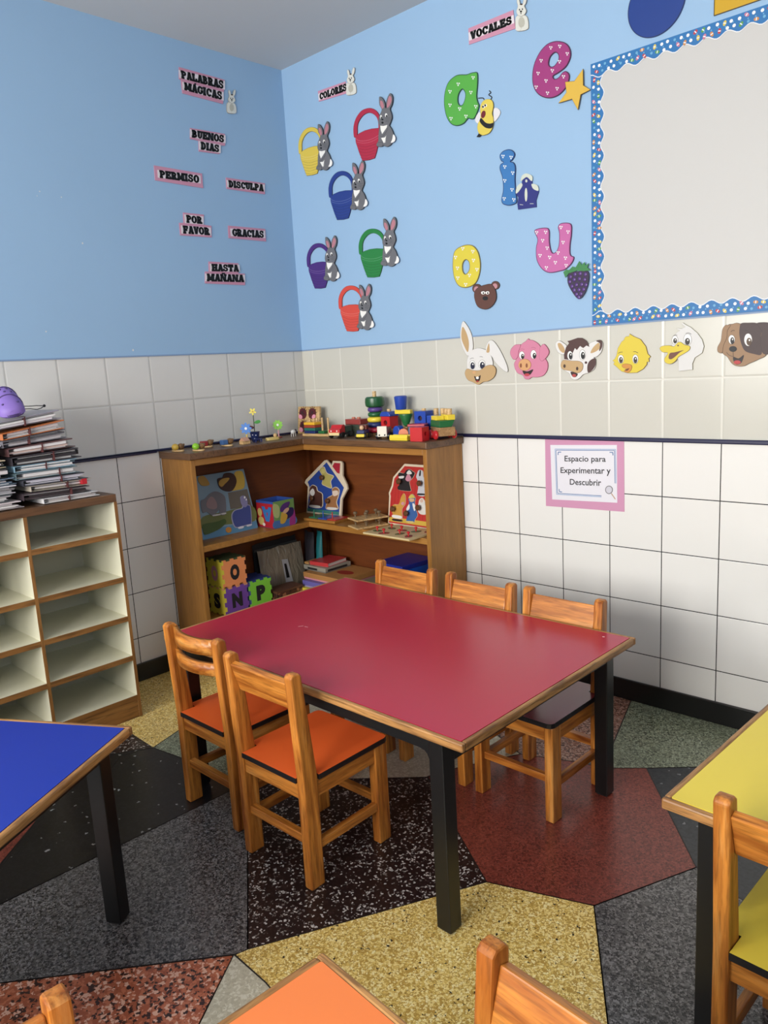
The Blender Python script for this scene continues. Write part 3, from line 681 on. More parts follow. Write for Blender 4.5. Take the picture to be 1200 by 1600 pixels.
GY, DG, PK = c(120, 120, 124), c(54, 54, 60), c(206, 138, 150)
s.part('body', [('out', [(640, 620), (655, 510), (690, 430), (705, 375), (665, 300), (655, 220), (660, 145), (700, 150), (745, 210), (772, 290), (772, 345), (798, 340), (785, 270), (800, 190), (835, 110), (862, 75), (895, 105), (912, 180), (895, 290), (860, 370), (885, 450), (895, 540), (865, 630), (850, 680), (890, 740), (925, 830), (930, 900), (900, 990), (865, 1050), (800, 1080), (740, 1060), (690, 1080), (620, 1072), (606, 1030), (640, 965), (642, 900), (650, 780), (665, 700)], 0.0045, 0.0045+T1, 0, 1, 0.0011, True)], [GY, DG])
zz = 0.0045+T1+0.0006
for q in ([(680, 220), (720, 230), (745, 300), (745, 345), (715, 365), (685, 300)], [(850, 130), (885, 150), (890, 220), (855, 310), (815, 350), (802, 320), (820, 210)]): s.part('inner_ear', [('sm', q, zz, zz+0.0005, 0)], PK)
s.part('chest', [('poly', [(680, 685), (740, 690), (812, 672), (800, 720), (765, 770), (715, 840), (690, 770)], zz, zz+0.0005, 0), ('poly', [(695, 915), (760, 905), (792, 868), (775, 1000), (745, 1008), (720, 960)], zz, zz+0.0005, 0)], WHT)
s.part('tail', [('out', [(925, 845), (965, 895), (962, 960), (925, 1000), (878, 1003), (905, 940)], zz, zz+0.001, 0, 1, 0.0008, True)], [WHT, c(150, 160, 180)])
for ex, ey, rx, ry in ((694, 520, 17, 34), (790, 488, 22, 36)): s.part('eye', [('sm', ell(ex, ey, rx, ry), zz, zz+0.0004, 0), ('sm', ell(ex+7, ey+16, rx*.62, ry*.62), zz+0.0004, zz+0.0008, 1)], [WHT, BLK])
s.part('nose', [('sm', ell(720, 570, 20, 15), zz, zz+0.0006, 0), ('sm', ell(722, 628, 20, 20), zz, zz+0.0006, 0)], BLK)
s.part('whisker', [('line', [(775, 548), (870, 540)], zz, zz+0.0004, 0, 0.0007), ('line', [(785, 575), (872, 580)], zz, zz+0.0004, 0, 0.0007), ('line', [(780, 598), (850, 612)], zz, zz+0.0004, 0, 0.0007)], BLK)
s.part('paw', [('line', [(672, 870), (720, 885), (800, 790), (815, 730)], zz+0.0006, zz+0.001, 0, 0.0009), ('line', [(790, 880), (775, 960), (760, 1010)], zz+0.0006, zz+0.001, 0, 0.0009), ('line', [(640, 1000), (720, 1000), (728, 1060)], zz+0.0006, zz+0.001, 0, 0.0009)], DG)
for (x, y), w in (((207, 647), 'yellow'), ((392, 861), 'dark blue'), ((247, 1245), 'purple'), ((558, 1165), 'green'), ((428, 1507), 'orange red')):
    u, v = bp(x, y); p = un(u, v, 'y', 0); dup(s.t, (p.x, -0.0005, p.z), None, 'grey rabbit cutout beside the %s basket' % w)

# ---- little chips in the paint of the left wall
mb = MB()
for u, v, r_ in ((129, 380, .006), (62, 299, .004), (96, 308, .004), (72, 518, .005), (208, 547, .007), (58, 306, .003)):
    p = un(u, v, 'x', 0.0004); mb.add([(0.0004, p.y+dy*r_, p.z+dz*r_) for dy, dz in ((-.6, -.4), (.1, -.7), (.6, 0), (.2, .6), (-.4, .5))], [(0, 1, 2, 3, 4)])
w_ = mb.build('paint_chips', mat('bare plaster', (214, 214, 212), 0.7), bpy.data.objects['wall_left']); w_['kind'] = 'structure'
# ---- vowel letters
def hearts(pts): return pts
def letter(ch, label, cr, out, holes, rgb, dark, hs, at):
    s = Cut('letter_cutout', label, 'wall letter', 'b', at, cr, 'vowel letters')
    s.part('letter', [('out', out, 0, T1*1.2, 0, 1, 0.0028, True, holes)], [c(*rgb, 0.35), c(*dark)])
    mb = MB()
    for x, y in hs:
        for dx, dy in ((-6, -5), (7, -4), (0, 8)): mb.prism(s.loc(ell(x+dx, y+dy, 4.6, 5.6, 8)), T1*1.2+0.0006, T1*1.2+0.0011)
    mb.build('heart_pattern', c(238, 240, 238), s.t)['kind'] = 'stuff'; return s
letter('a', 'green letter a cutout beside the bee', C3, [(150, 505), (215, 500), (238, 492), (262, 486), (288, 490), (290, 560), (284, 640), (290, 680), (300, 710), (285, 760), (265, 797), (240, 800), (225, 796), (195, 830), (150, 845), (110, 830), (80, 780), (65, 700), (70, 620), (95, 550)],
    [[(185, 600), (205, 622), (205, 660), (190, 700), (170, 705), (158, 680), (162, 635)]], (98, 190, 78), (30, 84, 58), [(160, 565), (245, 620), (105, 615), (105, 705), (170, 730), (112, 795), (212, 780), (278, 715), (260, 522)], (150, 700))
letter('e', 'purple pink letter e cutout beside the star', C3, [(780, 285), (830, 277), (882, 292), (910, 335), (910, 390), (880, 450), (830, 490), (795, 512), (806, 530), (832, 520), (855, 490), (880, 478), (903, 500), (900, 540), (880, 590), (830, 640), (770, 660), (710, 645), (670, 600), (655, 530), (665, 440), (700, 360), (740, 310)],
    [[(805, 355), (828, 367), (830, 400), (805, 440), (780, 448), (765, 430), (775, 385)]], (176, 64, 134), (84, 30, 72), [(780, 322), (840, 312), (890, 362), (715, 408), (838, 415), (790, 475), (695, 493), (865, 515), (748, 543), (682, 585), (822, 595), (758, 625)], (780, 560))
C4 = (680, 220, 4.2857)
letter('i', 'blue letter i cutout beside the little church', C4, [(500, 58), (530, 72), (538, 100), (520, 132), (508, 140), (530, 146), (543, 180), (540, 260), (545, 340), (552, 390), (545, 420), (500, 435), (460, 425), (448, 395), (460, 330), (455, 250), (437, 190), (442, 160), (462, 146), (446, 135), (437, 100), (460, 70)], [], (66, 132, 200), (22, 58, 116),
    [(460, 105), (514, 112), (472, 175), (525, 216), (472, 268), (520, 328), (468, 388), (532, 395)], (490, 300))
letter('o', 'yellow letter o cutout beside the bear head', C4, [(190, 702), (250, 699), (290, 740), (308, 820), (300, 900), (270, 960), (210, 985), (160, 970), (130, 910), (122, 820), (135, 740)], [[(210, 797), (232, 817), (232, 865), (208, 893), (190, 870), (190, 822)]], (240, 222, 70), (140, 124, 60),
    [(190, 722), (258, 742), (142, 780), (262, 800), (155, 852), (285, 862), (157, 918), (235, 900), (210, 962)], (210, 940))
letter('u', 'pink letter u cutout beside the grapes', C4, [(670, 600), (740, 582), (768, 600), (770, 680), (785, 745), (812, 745), (832, 700), (835, 620), (827, 578), (850, 552), (912, 556), (918, 620), (908, 700), (910, 762), (934, 780), (920, 820), (880, 860), (840, 874), (770, 885), (720, 860), (685, 800), (680, 720), (690, 660)], [], (214, 112, 176), (108, 40, 96),
    [(685, 615), (745, 612), (725, 668), (755, 718), (708, 768), (772, 780), (750, 850), (810, 815), (828, 750), (862, 680), (895, 610), (848, 580), (878, 785), (882, 835)], (770, 800))
s = Cut('star_cutout', 'yellow star cutout beside the letter e', 'wall decoration', 'b', (940, 620), C3)
s.part('star', [('out', [(1000, 465), (1002, 574), (1050, 605), (985, 638), (965, 740), (925, 668), (835, 695), (888, 622), (880, 552), (942, 546)], 0.0055, 0.0095, 0, 1, 0.0016, False)], [c(240, 196, 72), c(120, 92, 40)])
Kbee = (735, 130, 16.0)
s = Cut('bee_cutout', 'yellow and black bee cutout beside the letter a', 'wall decoration', 'b', (400, 900), Kbee)
YB = c(246, 222, 92)
for q in ([(600, 640), (680, 620), (750, 680), (762, 760), (700, 880), (610, 970), (590, 800)], [(250, 720), (180, 790), (130, 920), (170, 1000), (230, 1000), (290, 880)]): s.part('wing', [('out', q, 0, T1*.8, 0, 1, 0.0008, True)], [c(232, 230, 232), c(180, 184, 190)])
s.part('body', [('out', [(380, 430), (450, 405), (540, 420), (590, 490), (600, 600), (580, 700), (570, 780), (600, 880), (600, 1000), (570, 1140), (500, 1250), (400, 1300), (300, 1310), (230, 1250), (200, 1130), (215, 1020), (270, 900), (280, 780), (270, 650), (290, 540), (330, 470)], T1*.8, T1*1.6, 0, 1, 0.0008, True)], [YB, c(150, 130, 50)])
zb = T1*1.6+0.0006
s.part('stripe', [('sm', [(300, 880), (350, 930), (420, 1000), (520, 1020), (605, 1005), (560, 1130), (430, 1130), (330, 1060), (270, 980), (265, 920)], zb, zb+0.0005, 0)], BLK)
s.part('nose', [('sm', ell(355, 790, 52, 95, rot=15), zb, zb+0.0012, 0)], c(120, 24, 40))
for ex, ey in ((345, 600), (400, 565)): s.part('eye', [('sm', ell(ex+8, ey, 34, 38), zb, zb+0.0003, 0), ('sm', ell(ex, ey, 22, 28), zb+0.0003, zb+0.0007, 1)], [WHT, BLK])
s.part('stinger', [('poly', [(240, 1262), (312, 1302), (250, 1355), (180, 1352)], T1*.8, zb, 0)], BLK)
for q in ([(350, 412), (320, 372), (205, 378)], [(515, 412), (542, 350), (465, 290), (520, 240), (478, 188)]): s.part('antenna', [('line', q, 0, T1*.6, 0, 0.003)], BLK)
s = Cut('church_cutout', 'little navy blue church cutout with white roof beside the letter i', 'wall decoration', 'b', (620, 440), C4)
NV = c(38, 44, 132); CR = c(214, 220, 204)
s.part('facade', [('poly', [(618, 235), (652, 265), (655, 290), (690, 302), (698, 340), (680, 400), (682, 445), (560, 462), (555, 425), (562, 380), (545, 355), (570, 300), (585, 285), (590, 252)], 0, T1*1.2, 0)], NV)
for q in ([(580, 272), (588, 235), (618, 220), (655, 238), (652, 272), (618, 244)], [(546, 352), (553, 310), (580, 285), (590, 302), (562, 345)], [(652, 290), (690, 300), (697, 336), (662, 322)]): s.part('roof', [('sm', q, T1*1.2, T1*1.5, 0)], CR)
s.part('door', [('sm', ell(614, 362, 9, 45), T1*1.2, T1*1.35, 0)], CR); s.part('window', [('sm', ell(616, 270, 7, 10), T1*1.2, T1*1.35, 0)], CR)
s.part('sill', [('line', [(572, 428), (594, 430)], T1*1.2, T1*1.3, 0, 0.0016), ('line', [(640, 422), (664, 422)], T1*1.2, T1*1.3, 0, 0.0016)], CR)
s = Cut('bear_cutout', 'brown bear head cutout beside the letter o', 'wall decoration', 'b', (343, 1060), C4)
BR, BD, PKB = c(104, 64, 52), c(46, 30, 28), c(208, 150, 156)
for ex, ey, r in ((284, 990, 32), (407, 968, 29)):
    e = s.part('ear', [('out', ell(ex, ey, r, r), 0, T1*.9, 0, 1, 0.0016, False)], [BR, BD]); s.part('inner_ear', [('sm', ell(ex-2, ey+5, r*.55, r*.62), T1*.9+0.0006, T1*1.15, 0)], PKB, e)
s.part('head', [('out', [(300, 978), (340, 964), (382, 960), (410, 1000), (415, 1060), (385, 1110), (340, 1130), (290, 1110), (268, 1050), (272, 1005)], T1*.9, T1*1.5, 0, 1, 0.0016, True)], [BR, BD])
zb = T1*1.5+0.0006
for ex in (328, 357): s.part('eye', [('sm', ell(ex, 1018, 13, 11), zb, zb+0.0005, 0), ('sm', ell(ex+2, 1020, 5, 6), zb+0.0005, zb+0.0008, 1), ('line', [(ex-14, 1010), (ex+14, 1004)], zb, zb+0.0008, 1, 0.0016)], [WHT, BLK])
s.part('nose', [('sm', ell(343, 1055, 18, 14), zb, zb+0.001, 0)], BLK)
s = Cut('grapes_cutout', 'purple grapes cutout with green leaf beside the letter u', 'wall decoration', 'b', (970, 960), C4)
s.part('bunch', [('sm', [(905, 890), (960, 875), (1030, 875), (1035, 940), (1010, 1020), (970, 1060), (930, 1020), (895, 950)], 0.0055, 0.0085, 0)], c(50, 30, 66))
mb = MB()
for gx, gy in ((915, 912), (945, 895), (980, 890), (1015, 895), (910, 945), (940, 930), (975, 925), (1010, 930), (925, 975), (955, 965), (990, 962), (1018, 965), (940, 1000), (972, 998), (1002, 995), (955, 1028), (985, 1025), (970, 1048)):
    p = s.loc([(gx, gy)])[0]; mb.ball((p.x, p.y, 0.0082), 0.0066, 0, (1, 1.05, 0.4), 12)
mb.build('grape', c(104, 70, 146, 0.3), s.t, smooth=True)['kind'] = 'stuff'
s.part('leaf', [('poly', [(868, 880), (890, 862), (905, 868), (930, 842), (950, 850), (975, 806), (990, 832), (1012, 812), (1014, 835), (1040, 820), (1028, 848), (1050, 868), (1005, 874), (960, 870), (905, 888), (882, 918)], 0.0085, 0.0105, 0)], c(60, 140, 74))

# ---- animal heads on the tiles
def head(name, label, cr, at): return Cut(name, label, 'wall decoration', 'b', at, cr, 'animal head cutouts')
ZH = T1+0.0006
def eye(s, ex, ey, rx, ry, px, py, qx, qy, pc=None, edge=True):
    it = ([('sm', ell(ex, ey, rx+3, ry+3), ZH, ZH+0.0002, 2)] if edge else []) + [('sm', ell(ex, ey, rx, ry), ZH, ZH+0.0004, 0), ('sm', ell(px, py, qx, qy), ZH+0.0004, ZH+0.0007, 1), ('sm', ell(px+qx*.15, py-qy*.4, qx*.3, qy*.25, 10), ZH+0.0007, ZH+0.0009, 0)]
    s.part('eye', it, [WHT, pc or BLK, BLK])
H1 = (715, 500, 8.0)
WF, TAN, OUT = c(232, 230, 226), c(212, 176, 124), c(150, 144, 136)
s = head('rabbit_face_cutout', 'white rabbit head cutout with long ears on the tiles', H1, (260, 600))
s.part('ear', [('out', [(75, 15), (130, 70), (180, 170), (200, 270), (198, 372), (140, 450), (80, 370), (45, 250), (45, 120)], 0, T1, 0, 1, 0.001, True)], [WF, OUT])
s.part('ear', [('out', [(360, 375), (375, 300), (410, 255), (460, 265), (530, 360), (600, 500), (635, 600), (630, 650), (570, 620), (480, 530), (430, 450)], 0, T1, 0, 1, 0.001, True)], [WF, OUT])
s.part('inner_ear', [('sm', [(75, 85), (120, 160), (148, 260), (150, 340), (135, 400), (95, 330), (60, 240), (58, 150)], ZH, ZH+0.0005, 0)], TAN)
s.part('inner_ear', [('sm', [(400, 290), (410, 370), (400, 405), (370, 395)], ZH, ZH+0.0005, 0)], TAN)
s.part('face', [('out', [(190, 378), (260, 350), (330, 360), (400, 400), (440, 480), (440, 580), (300, 640), (150, 640), (125, 560), (135, 470)], 0, T1+0.0003, 0, 1, 0.001, True)], [WF, OUT]); ZH += 0.0003
s.part('muzzle', [('out', [(135, 607), (200, 625), (290, 625), (360, 575), (430, 560), (480, 590), (490, 650), (460, 720), (390, 765), (330, 775), (270, 808), (200, 775), (140, 750), (105, 690), (105, 640)], 0, ZH+0.0004, 0, 1, 0.001, True)], [TAN, c(120, 96, 66)])
eye(s, 195, 560, 34, 52, 198, 570, 27, 42, c(24, 28, 60)); eye(s, 316, 555, 40, 54, 320, 566, 31, 44, c(24, 28, 60))
ZH += 0.0012
s.part('nose', [('sm', ell(220, 655, 22, 18), ZH, ZH+0.0006, 0)], c(232, 180, 128))
s.part('mouth', [('sm', [(220, 700), (260, 718), (298, 688), (290, 750), (262, 778), (240, 760)], ZH, ZH+0.0003, 0), ('sm', ell(260, 722, 18, 17), ZH+0.0003, ZH+0.0005, 1), ('sm', ell(262, 765, 16, 10), ZH+0.0003, ZH+0.0005, 2)], [c(40, 20, 22), WHT, c(190, 60, 56)])
ZH = T1+0.0006
s.part('eyebrow', [('line', [(165, 490), (190, 475), (212, 476)], ZH+.0003, ZH+.0007, 0, .0012), ('line', [(286, 460), (305, 456), (324, 464)], ZH+.0003, ZH+.0007, 0, .0012)], BLK)
PG, PGD = c(230, 142, 172), c(170, 84, 112)
s = head('pig_face_cutout', 'pink pig head cutout on the tiles', H1, (930, 560))
s.part('face', [('out', [(862, 262), (880, 240), (895, 232), (905, 245), (960, 258), (1030, 310), (1070, 400), (1105, 480), (1135, 540), (1130, 620), (1085, 690), (1010, 715), (940, 715), (900, 740), (850, 735), (820, 690), (760, 665), (725, 610), (715, 545), (740, 490), (770, 400), (800, 310)], 0, T1, 0, 1, 0.0012, True)], [PG, PGD])
for q in ([(800, 312), (760, 305), (720, 315), (675, 370), (670, 430), (710, 495), (760, 470), (778, 380)], [(1040, 340), (1080, 300), (1115, 320), (1150, 380), (1145, 430), (1100, 490), (1060, 515), (1030, 470), (1035, 385)]): s.part('ear', [('out', q, 0, T1*1.3, 0, 1, 0.0012, True)], [PG, PGD])
eye(s, 812, 440, 32, 48, 822, 455, 19, 32); eye(s, 958, 430, 34, 54, 970, 447, 21, 36)
e = s.part('snout', [('out', ell(850, 560, 80, 75), ZH, ZH+0.0012, 0, 1, 0.001, False)], [c(236, 178, 120), c(176, 112, 70)])
for nx in (803, 876): s.part('nostril', [('sm', ell(nx, 568, 13, 28), ZH+0.0018, ZH+0.0021, 0)], c(150, 84, 50), e)
s.part('mouth', [('sm', [(822, 630), (880, 642), (955, 616), (920, 680), (870, 702), (838, 675)], ZH, ZH+0.0004, 0), ('sm', ell(878, 684, 34, 18), ZH+.0004, ZH+.0007, 1)], [c(40, 20, 22), c(208, 70, 80)])
s.part('eyebrow', [('line', [(785, 370), (815, 362), (846, 370)], ZH, ZH+.0004, 0, .001), ('line', [(930, 348), (960, 342), (988, 356)], ZH, ZH+.0004, 0, .001)], PGD)
H2 = (860, 520, 7.0588); CB = c(84, 52, 46)
s = head('cow_face_cutout', 'white and brown cow head cutout on the tiles', H2, (320, 300))
for q, tq in (([(155, 240), (100, 225), (65, 165), (65, 110), (100, 85), (150, 110), (190, 150), (175, 220)], [(88, 122), (125, 118), (165, 180), (155, 222), (110, 190)]), ([(430, 130), (490, 92), (550, 76), (582, 105), (583, 160), (560, 225), (500, 270), (440, 240)], [(540, 110), (550, 170), (500, 210), (450, 222), (480, 160)])):
    e = s.part('ear', [('out', q, 0, T1*.9, 0, 1, 0.001, True)], [WF, OUT]); s.part('inner_ear', [('sm', tq, T1*.9+.0006, T1*.9+.0011, 0)], TAN, e)
s.part('ear_patch', [('sm', [(512, 90), (560, 80), (580, 110), (575, 165), (546, 200), (555, 120)], T1*.9+.0012, T1*.9+.0016, 0)], CB)
s.part('face', [('out', [(215, 110), (310, 60), (400, 90), (440, 150), (480, 250), (508, 330), (490, 400), (430, 440), (370, 460), (330, 500), (280, 520), (235, 500), (215, 450), (150, 400), (150, 300), (160, 220)], 0, T1, 0, 1, 0.001, True)], [WF, OUT])
s.part('hair', [('poly', [(195, 90), (225, 85), (260, 72), (310, 55), (360, 56), (408, 88), (440, 155), (405, 140), (370, 168), (335, 145), (300, 190), (278, 168), (250, 230), (235, 300), (160, 290), (158, 240), (180, 160), (215, 115)], ZH, ZH+.0005, 0)], CB)
s.part('cheek_patch', [('sm', [(500, 280), (508, 340), (480, 400), (425, 438), (415, 370), (440, 310)], ZH, ZH+.0005, 0)], CB)
s.part('spot', [('sm', ell(400, 328, 14, 14), ZH, ZH+.0005, 0)], CB)
e = s.part('muzzle', [('out', [(150, 300), (230, 306), (330, 312), (370, 350), (360, 412), (310, 445), (230, 420), (150, 405), (122, 360)], ZH, ZH+.001, 0, 1, .001, True)], [TAN, c(120, 90, 60)])
for nx, ny in ((166, 366), (306, 394)): s.part('nostril', [('sm', ell(nx, ny, 13, 20), ZH+.0016, ZH+.0019, 0)], c(70, 46, 36), e)
s.part('mouth', [('sm', [(232, 428), (308, 450), (290, 486), (252, 482)], ZH, ZH+.0004, 0), ('sm', ell(270, 470, 22, 16), ZH+.0004, ZH+.0007, 1)], [c(60, 30, 28), c(196, 70, 66)])
ZH += .0006; eye(s, 225, 250, 28, 48, 232, 256, 19, 36); eye(s, 362, 242, 32, 54, 368, 250, 22, 40); ZH = T1+.0006
CY, CYD = c(240, 216, 60), c(150, 112, 40)
s = head('chick_face_cutout', 'yellow chick head cutout on the tiles', H2, (890, 300))
s.part('face', [('out', [(880, 10), (925, 38), (1000, 70), (1060, 150), (1080, 230), (1112, 262), (1092, 282), (1095, 320), (1072, 322), (1070, 350), (1030, 400), (960, 440), (860, 445), (790, 425), (730, 370), (700, 345), (715, 325), (692, 305), (715, 288), (735, 250), (750, 170), (790, 100), (830, 66), (815, 66), (840, 40), (875, 36)], 0, T1, 0, 1, .001, False)], [CY, CYD])
eye(s, 785, 290, 30, 46, 786, 300, 21, 34, c(60, 50, 46)); eye(s, 945, 290, 30, 48, 945, 300, 21, 36, c(60, 50, 46))
s.part('eyebrow', [('line', [(755, 228), (780, 214), (804, 212)], ZH, ZH+.0004, 0, .0016), ('line', [(922, 208), (946, 208), (974, 222)], ZH, ZH+.0004, 0, .0016)], c(60, 40, 30))
s.part('beak', [('out', [(800, 350), (850, 340), (905, 358), (900, 410), (860, 440), (818, 420), (850, 400), (805, 380)], ZH, ZH+.001, 0, 1, .001, True)], [c(226, 154, 62), c(140, 84, 40)])
s.part('mouth', [('sm', [(830, 408), (880, 390), (856, 418)], ZH+.0016, ZH+.0019, 0)], c(110, 50, 34))
H3 = (1020, 490, 6.6667)
s = head('duck_face_cutout', 'white duck head cutout with yellow bill on the tiles', H3, (360, 330))
s.part('face', [('out', [(320, 95), (360, 120), (400, 140), (470, 200), (520, 270), (540, 340), (520, 410), (445, 460), (420, 520), (420, 585), (275, 600), (272, 480), (230, 440), (205, 340), (212, 250), (262, 190), (290, 180), (250, 150), (310, 155), (345, 140), (305, 108)], 0, T1, 0, 1, .0008, False)], [c(224, 223, 220), c(168, 160, 134)])
eye(s, 238, 276, 30, 46, 240, 284, 20, 28, c(50, 42, 38)); eye(s, 370, 270, 40, 58, 368, 290, 26, 36, c(50, 42, 38))
s.part('eyebrow', [('line', [(218, 236), (240, 222), (262, 226)], ZH, ZH+.0004, 0, .0013), ('line', [(348, 208), (378, 200), (408, 214)], ZH, ZH+.0004, 0, .0013)], BLK)
s.part('bill', [('out', [(80, 362), (110, 336), (180, 330), (230, 340), (266, 302), (300, 295), (340, 322), (395, 338), (390, 380), (330, 420), (280, 450), (240, 500), (190, 525), (140, 510), (130, 470), (165, 410), (110, 402)], ZH+.0008, ZH+.0018, 0, 1, .001, True)], [CY, c(120, 96, 40)])
s.part('mouth', [('sm', [(188, 412), (240, 402), (330, 380), (290, 405), (240, 450), (200, 475), (175, 462)], ZH+.0024, ZH+.0027, 0)], c(120, 70, 50))
s.part('nostril', [('sm', ell(273, 332, 9, 9, 10), ZH+.0024, ZH+.0027, 0)], c(120, 90, 30))
DT, DD = c(166, 130, 94), c(70, 50, 48)
s = head('dog_face_cutout', 'brown dog head cutout with one dark eye patch on the tiles', H3, (950, 360))
s.part('face', [('out', [(780, 130), (840, 106), (880, 96), (920, 104), (1000, 98), (1090, 100), (1150, 110), (1170, 250), (1190, 420), (1100, 480), (1010, 520), (950, 548), (870, 545), (820, 510), (780, 450), (732, 408), (740, 300)], 0, T1, 0, 1, .001, True)], [DT, c(90, 66, 48)])
s.part('ear', [('out', [(790, 118), (760, 122), (730, 170), (715, 280), (680, 350), (685, 400), (730, 408), (745, 330), (780, 250), (785, 180), (820, 120)], 0, T1*1.25, 0, 1, .001, True)], [DT, c(90, 66, 48)])
s.part('eye_patch', [('sm', [(930, 100), (1000, 95), (1090, 100), (1140, 160), (1130, 260), (1140, 420), (1060, 420), (970, 390), (930, 320), (908, 220), (912, 140)], ZH, ZH+.0004, 0)], DD)
s.part('ear', [('out', [(1090, 105), (1150, 90), (1220, 100), (1275, 150), (1292, 260), (1270, 380), (1200, 425), (1145, 400), (1128, 280), (1140, 180)], 0, T1*1.4, 0, 1, .001, True)], [DD, c(40, 28, 28)])
eye(s, 828, 270, 32, 46, 835, 282, 20, 36); ZH += .0006; eye(s, 1000, 272, 40, 64, 1010, 292, 27, 40, c(90, 66, 44), False); ZH = T1+.0006
s.part('nose', [('sm', ell(842, 368, 40, 30), ZH, ZH+.001, 0)], BLK)
s.part('mouth', [('sm', [(845, 450), (900, 466), (955, 430), (930, 510), (880, 530), (850, 500)], ZH, ZH+.0004, 0), ('sm', ell(886, 506, 36, 20), ZH+.0004, ZH+.0007, 1), ('line', [(775, 402), (800, 432), (850, 448)], ZH, ZH+.0004, 0, .0012), ('line', [(842, 395), (846, 448)], ZH, ZH+.0004, 0, .0012)], [c(34, 20, 22), c(200, 60, 60)])
s.part('eyebrow', [('line', [(820, 190), (840, 174), (860, 178)], ZH, ZH+.0004, 0, .0014), ('line', [(965, 172), (990, 178), (1010, 190)], ZH+.0004, ZH+.0008, 0, .0014)], c(40, 28, 28))

# ---- blue circle and yellow rectangle at the top of the wall
p0, p1 = un(982, 10, 'y', 0), un(1072, 10, 'y', 0); pb = un(1020, 59.5, 'y', 0); rad = (p1.x-p0.x)/2
t = thing('blue_circle', 'royal blue round wall cutout above the whiteboard', 'wall decoration', ((p0.x+p1.x)/2, -0.0005, pb.z+rad), (R(90), 0, 0), 'shape cutouts above the board')
MB().prism(ell(0, 0, rad, rad, 64), 0, 0.004).build('disc', c(28, 66, 150, 0.4), t); MB().prism(ell(0, 0, rad, rad, 64), 0.004, 0.0044, holes=[ell(0, 0, rad-0.002, rad-0.002, 64)[::-1]]).build('rim', c(16, 36, 84), t)
pl = un(1117, 24.5, 'y', 0)
t = thing('yellow_rectangle', 'golden yellow rectangular wall cutout at the top right', 'wall decoration', (pl.x, -0.0005, pl.z), (R(90), 0, 0), 'shape cutouts above the board')
MB().box(0, 0, 0, 0.34, 0.24, 0.004).build('panel', c(222, 176, 32, 0.4), t, bevel=0.001); MB().box(0, -0.0015, 0, 0.34, 0, 0.005).box(-0.0015, -0.0015, 0, 0, 0.24, 0.005).build('rim', c(96, 74, 24), t)

# ---- whiteboard with the scalloped fish border
bl, bt, bb = un(926, 300, 'y', 0), un(926, 101, 'y', 0), un(928, 508.5, 'y', 0)
X0, Z1, Z0 = bl.x, bt.z, bb.z; X1 = X0+1.3; BWD = 0.047
t = thing('whiteboard', 'white board on the back wall framed by a blue scalloped paper border', 'whiteboard', (X0, -0.0005, Z0), (R(90), 0, 0))
Wd, Hh = X1-X0, Z1-Z0
MB().box(0.006, 0.006, 0, Wd-0.006, Hh-0.006, 0.006).build('panel', mat('matte white board', (194, 193, 190), 0.5), t)
def scallop(L):
    n = max(3, round(L/0.064)); out = [(0, 0), (L, 0)]; pts = []
    for i in range(n*8+1):
        x = L*i/(n*8); pts.append((x, BWD-0.007+0.007*math.cos(2*math.pi*(x/L*n-0.5))))
    return out + pts[::-1], n
bm_ = c(38, 122, 190); fishes = [c(206, 62, 66), c(240, 214, 90), c(96, 168, 78), c(218, 130, 158), c(222, 150, 76)]; dots = [c(244, 244, 244), c(116, 184, 226)]
random.seed(11)
for (ox, oy, ang, L) in ((0, Hh, -90, Hh), (0, 0, 0, Wd), (0, Hh, 0, Wd), (Wd, 0, 90, Hh)):
    poly, n = scallop(L); fl = -1 if (ox, oy, ang) == (0, Hh, 0) else 1
    q = R(ang); TT = lambda x, y: (ox+x*math.cos(q)-y*fl*math.sin(q), oy+x*math.sin(q)+y*fl*math.cos(q))
    mb = MB(); rim = [(x, y+(0.003 if y > 0.001 else 0)) for x, y in poly]
    zo = 0.0062 + (0.0008 if ang == 0 else 0)
    mb.prism([TT(x, y) for x, y in rim], zo, zo+0.0006, 1); mb.prism([TT(x, y) for x, y in poly], zo+0.0006, zo+0.001, 0)
    mats_ = [bm_, c(236, 238, 240)] + fishes + dots; x = 0.012; k = 0
    while x < L-0.008:
        for yy in (0.011, 0.029):
            j = random.random(); xx = x+random.uniform(-.003, .003)+(0.009 if yy > .02 else 0); y2 = yy+random.uniform(-.002, .002)
            if j < .36: mb.prism([TT(*p) for p in ell(xx, y2, .005, .005, 12)], zo+.001, zo+.0013, 7)
            elif j < .55: mb.prism([TT(*p) for p in ell(xx, y2, .0042, .0042, 10)], zo+.001, zo+.0013, 8)
            else:
                f = 2+(k % 5); k += 1; rr_ = random.uniform(0, 180)
                mb.prism([TT(*p) for p in ell(xx, y2, .0078, .005, 12, rr_)], zo+.001, zo+.0012, f); mb.prism([TT(*p) for p in ell(xx, y2, .0018, .005, 8, rr_)], zo+.0012, zo+.0014, 1)
        mb.prism([TT(*p) for p in ell(x+.006, .02+random.uniform(-.004, .004), .0022, .0022, 8)], zo+.001, zo+.0012, 8)
        x += 0.0215
    mb.build('border', mats_, t)
MB().line([(0.66, 0.78), (0.676, 0.792), (0.684, 0.776)], 0.001, 0.006, 0.0063).build('pen_mark', c(120, 118, 116), t)

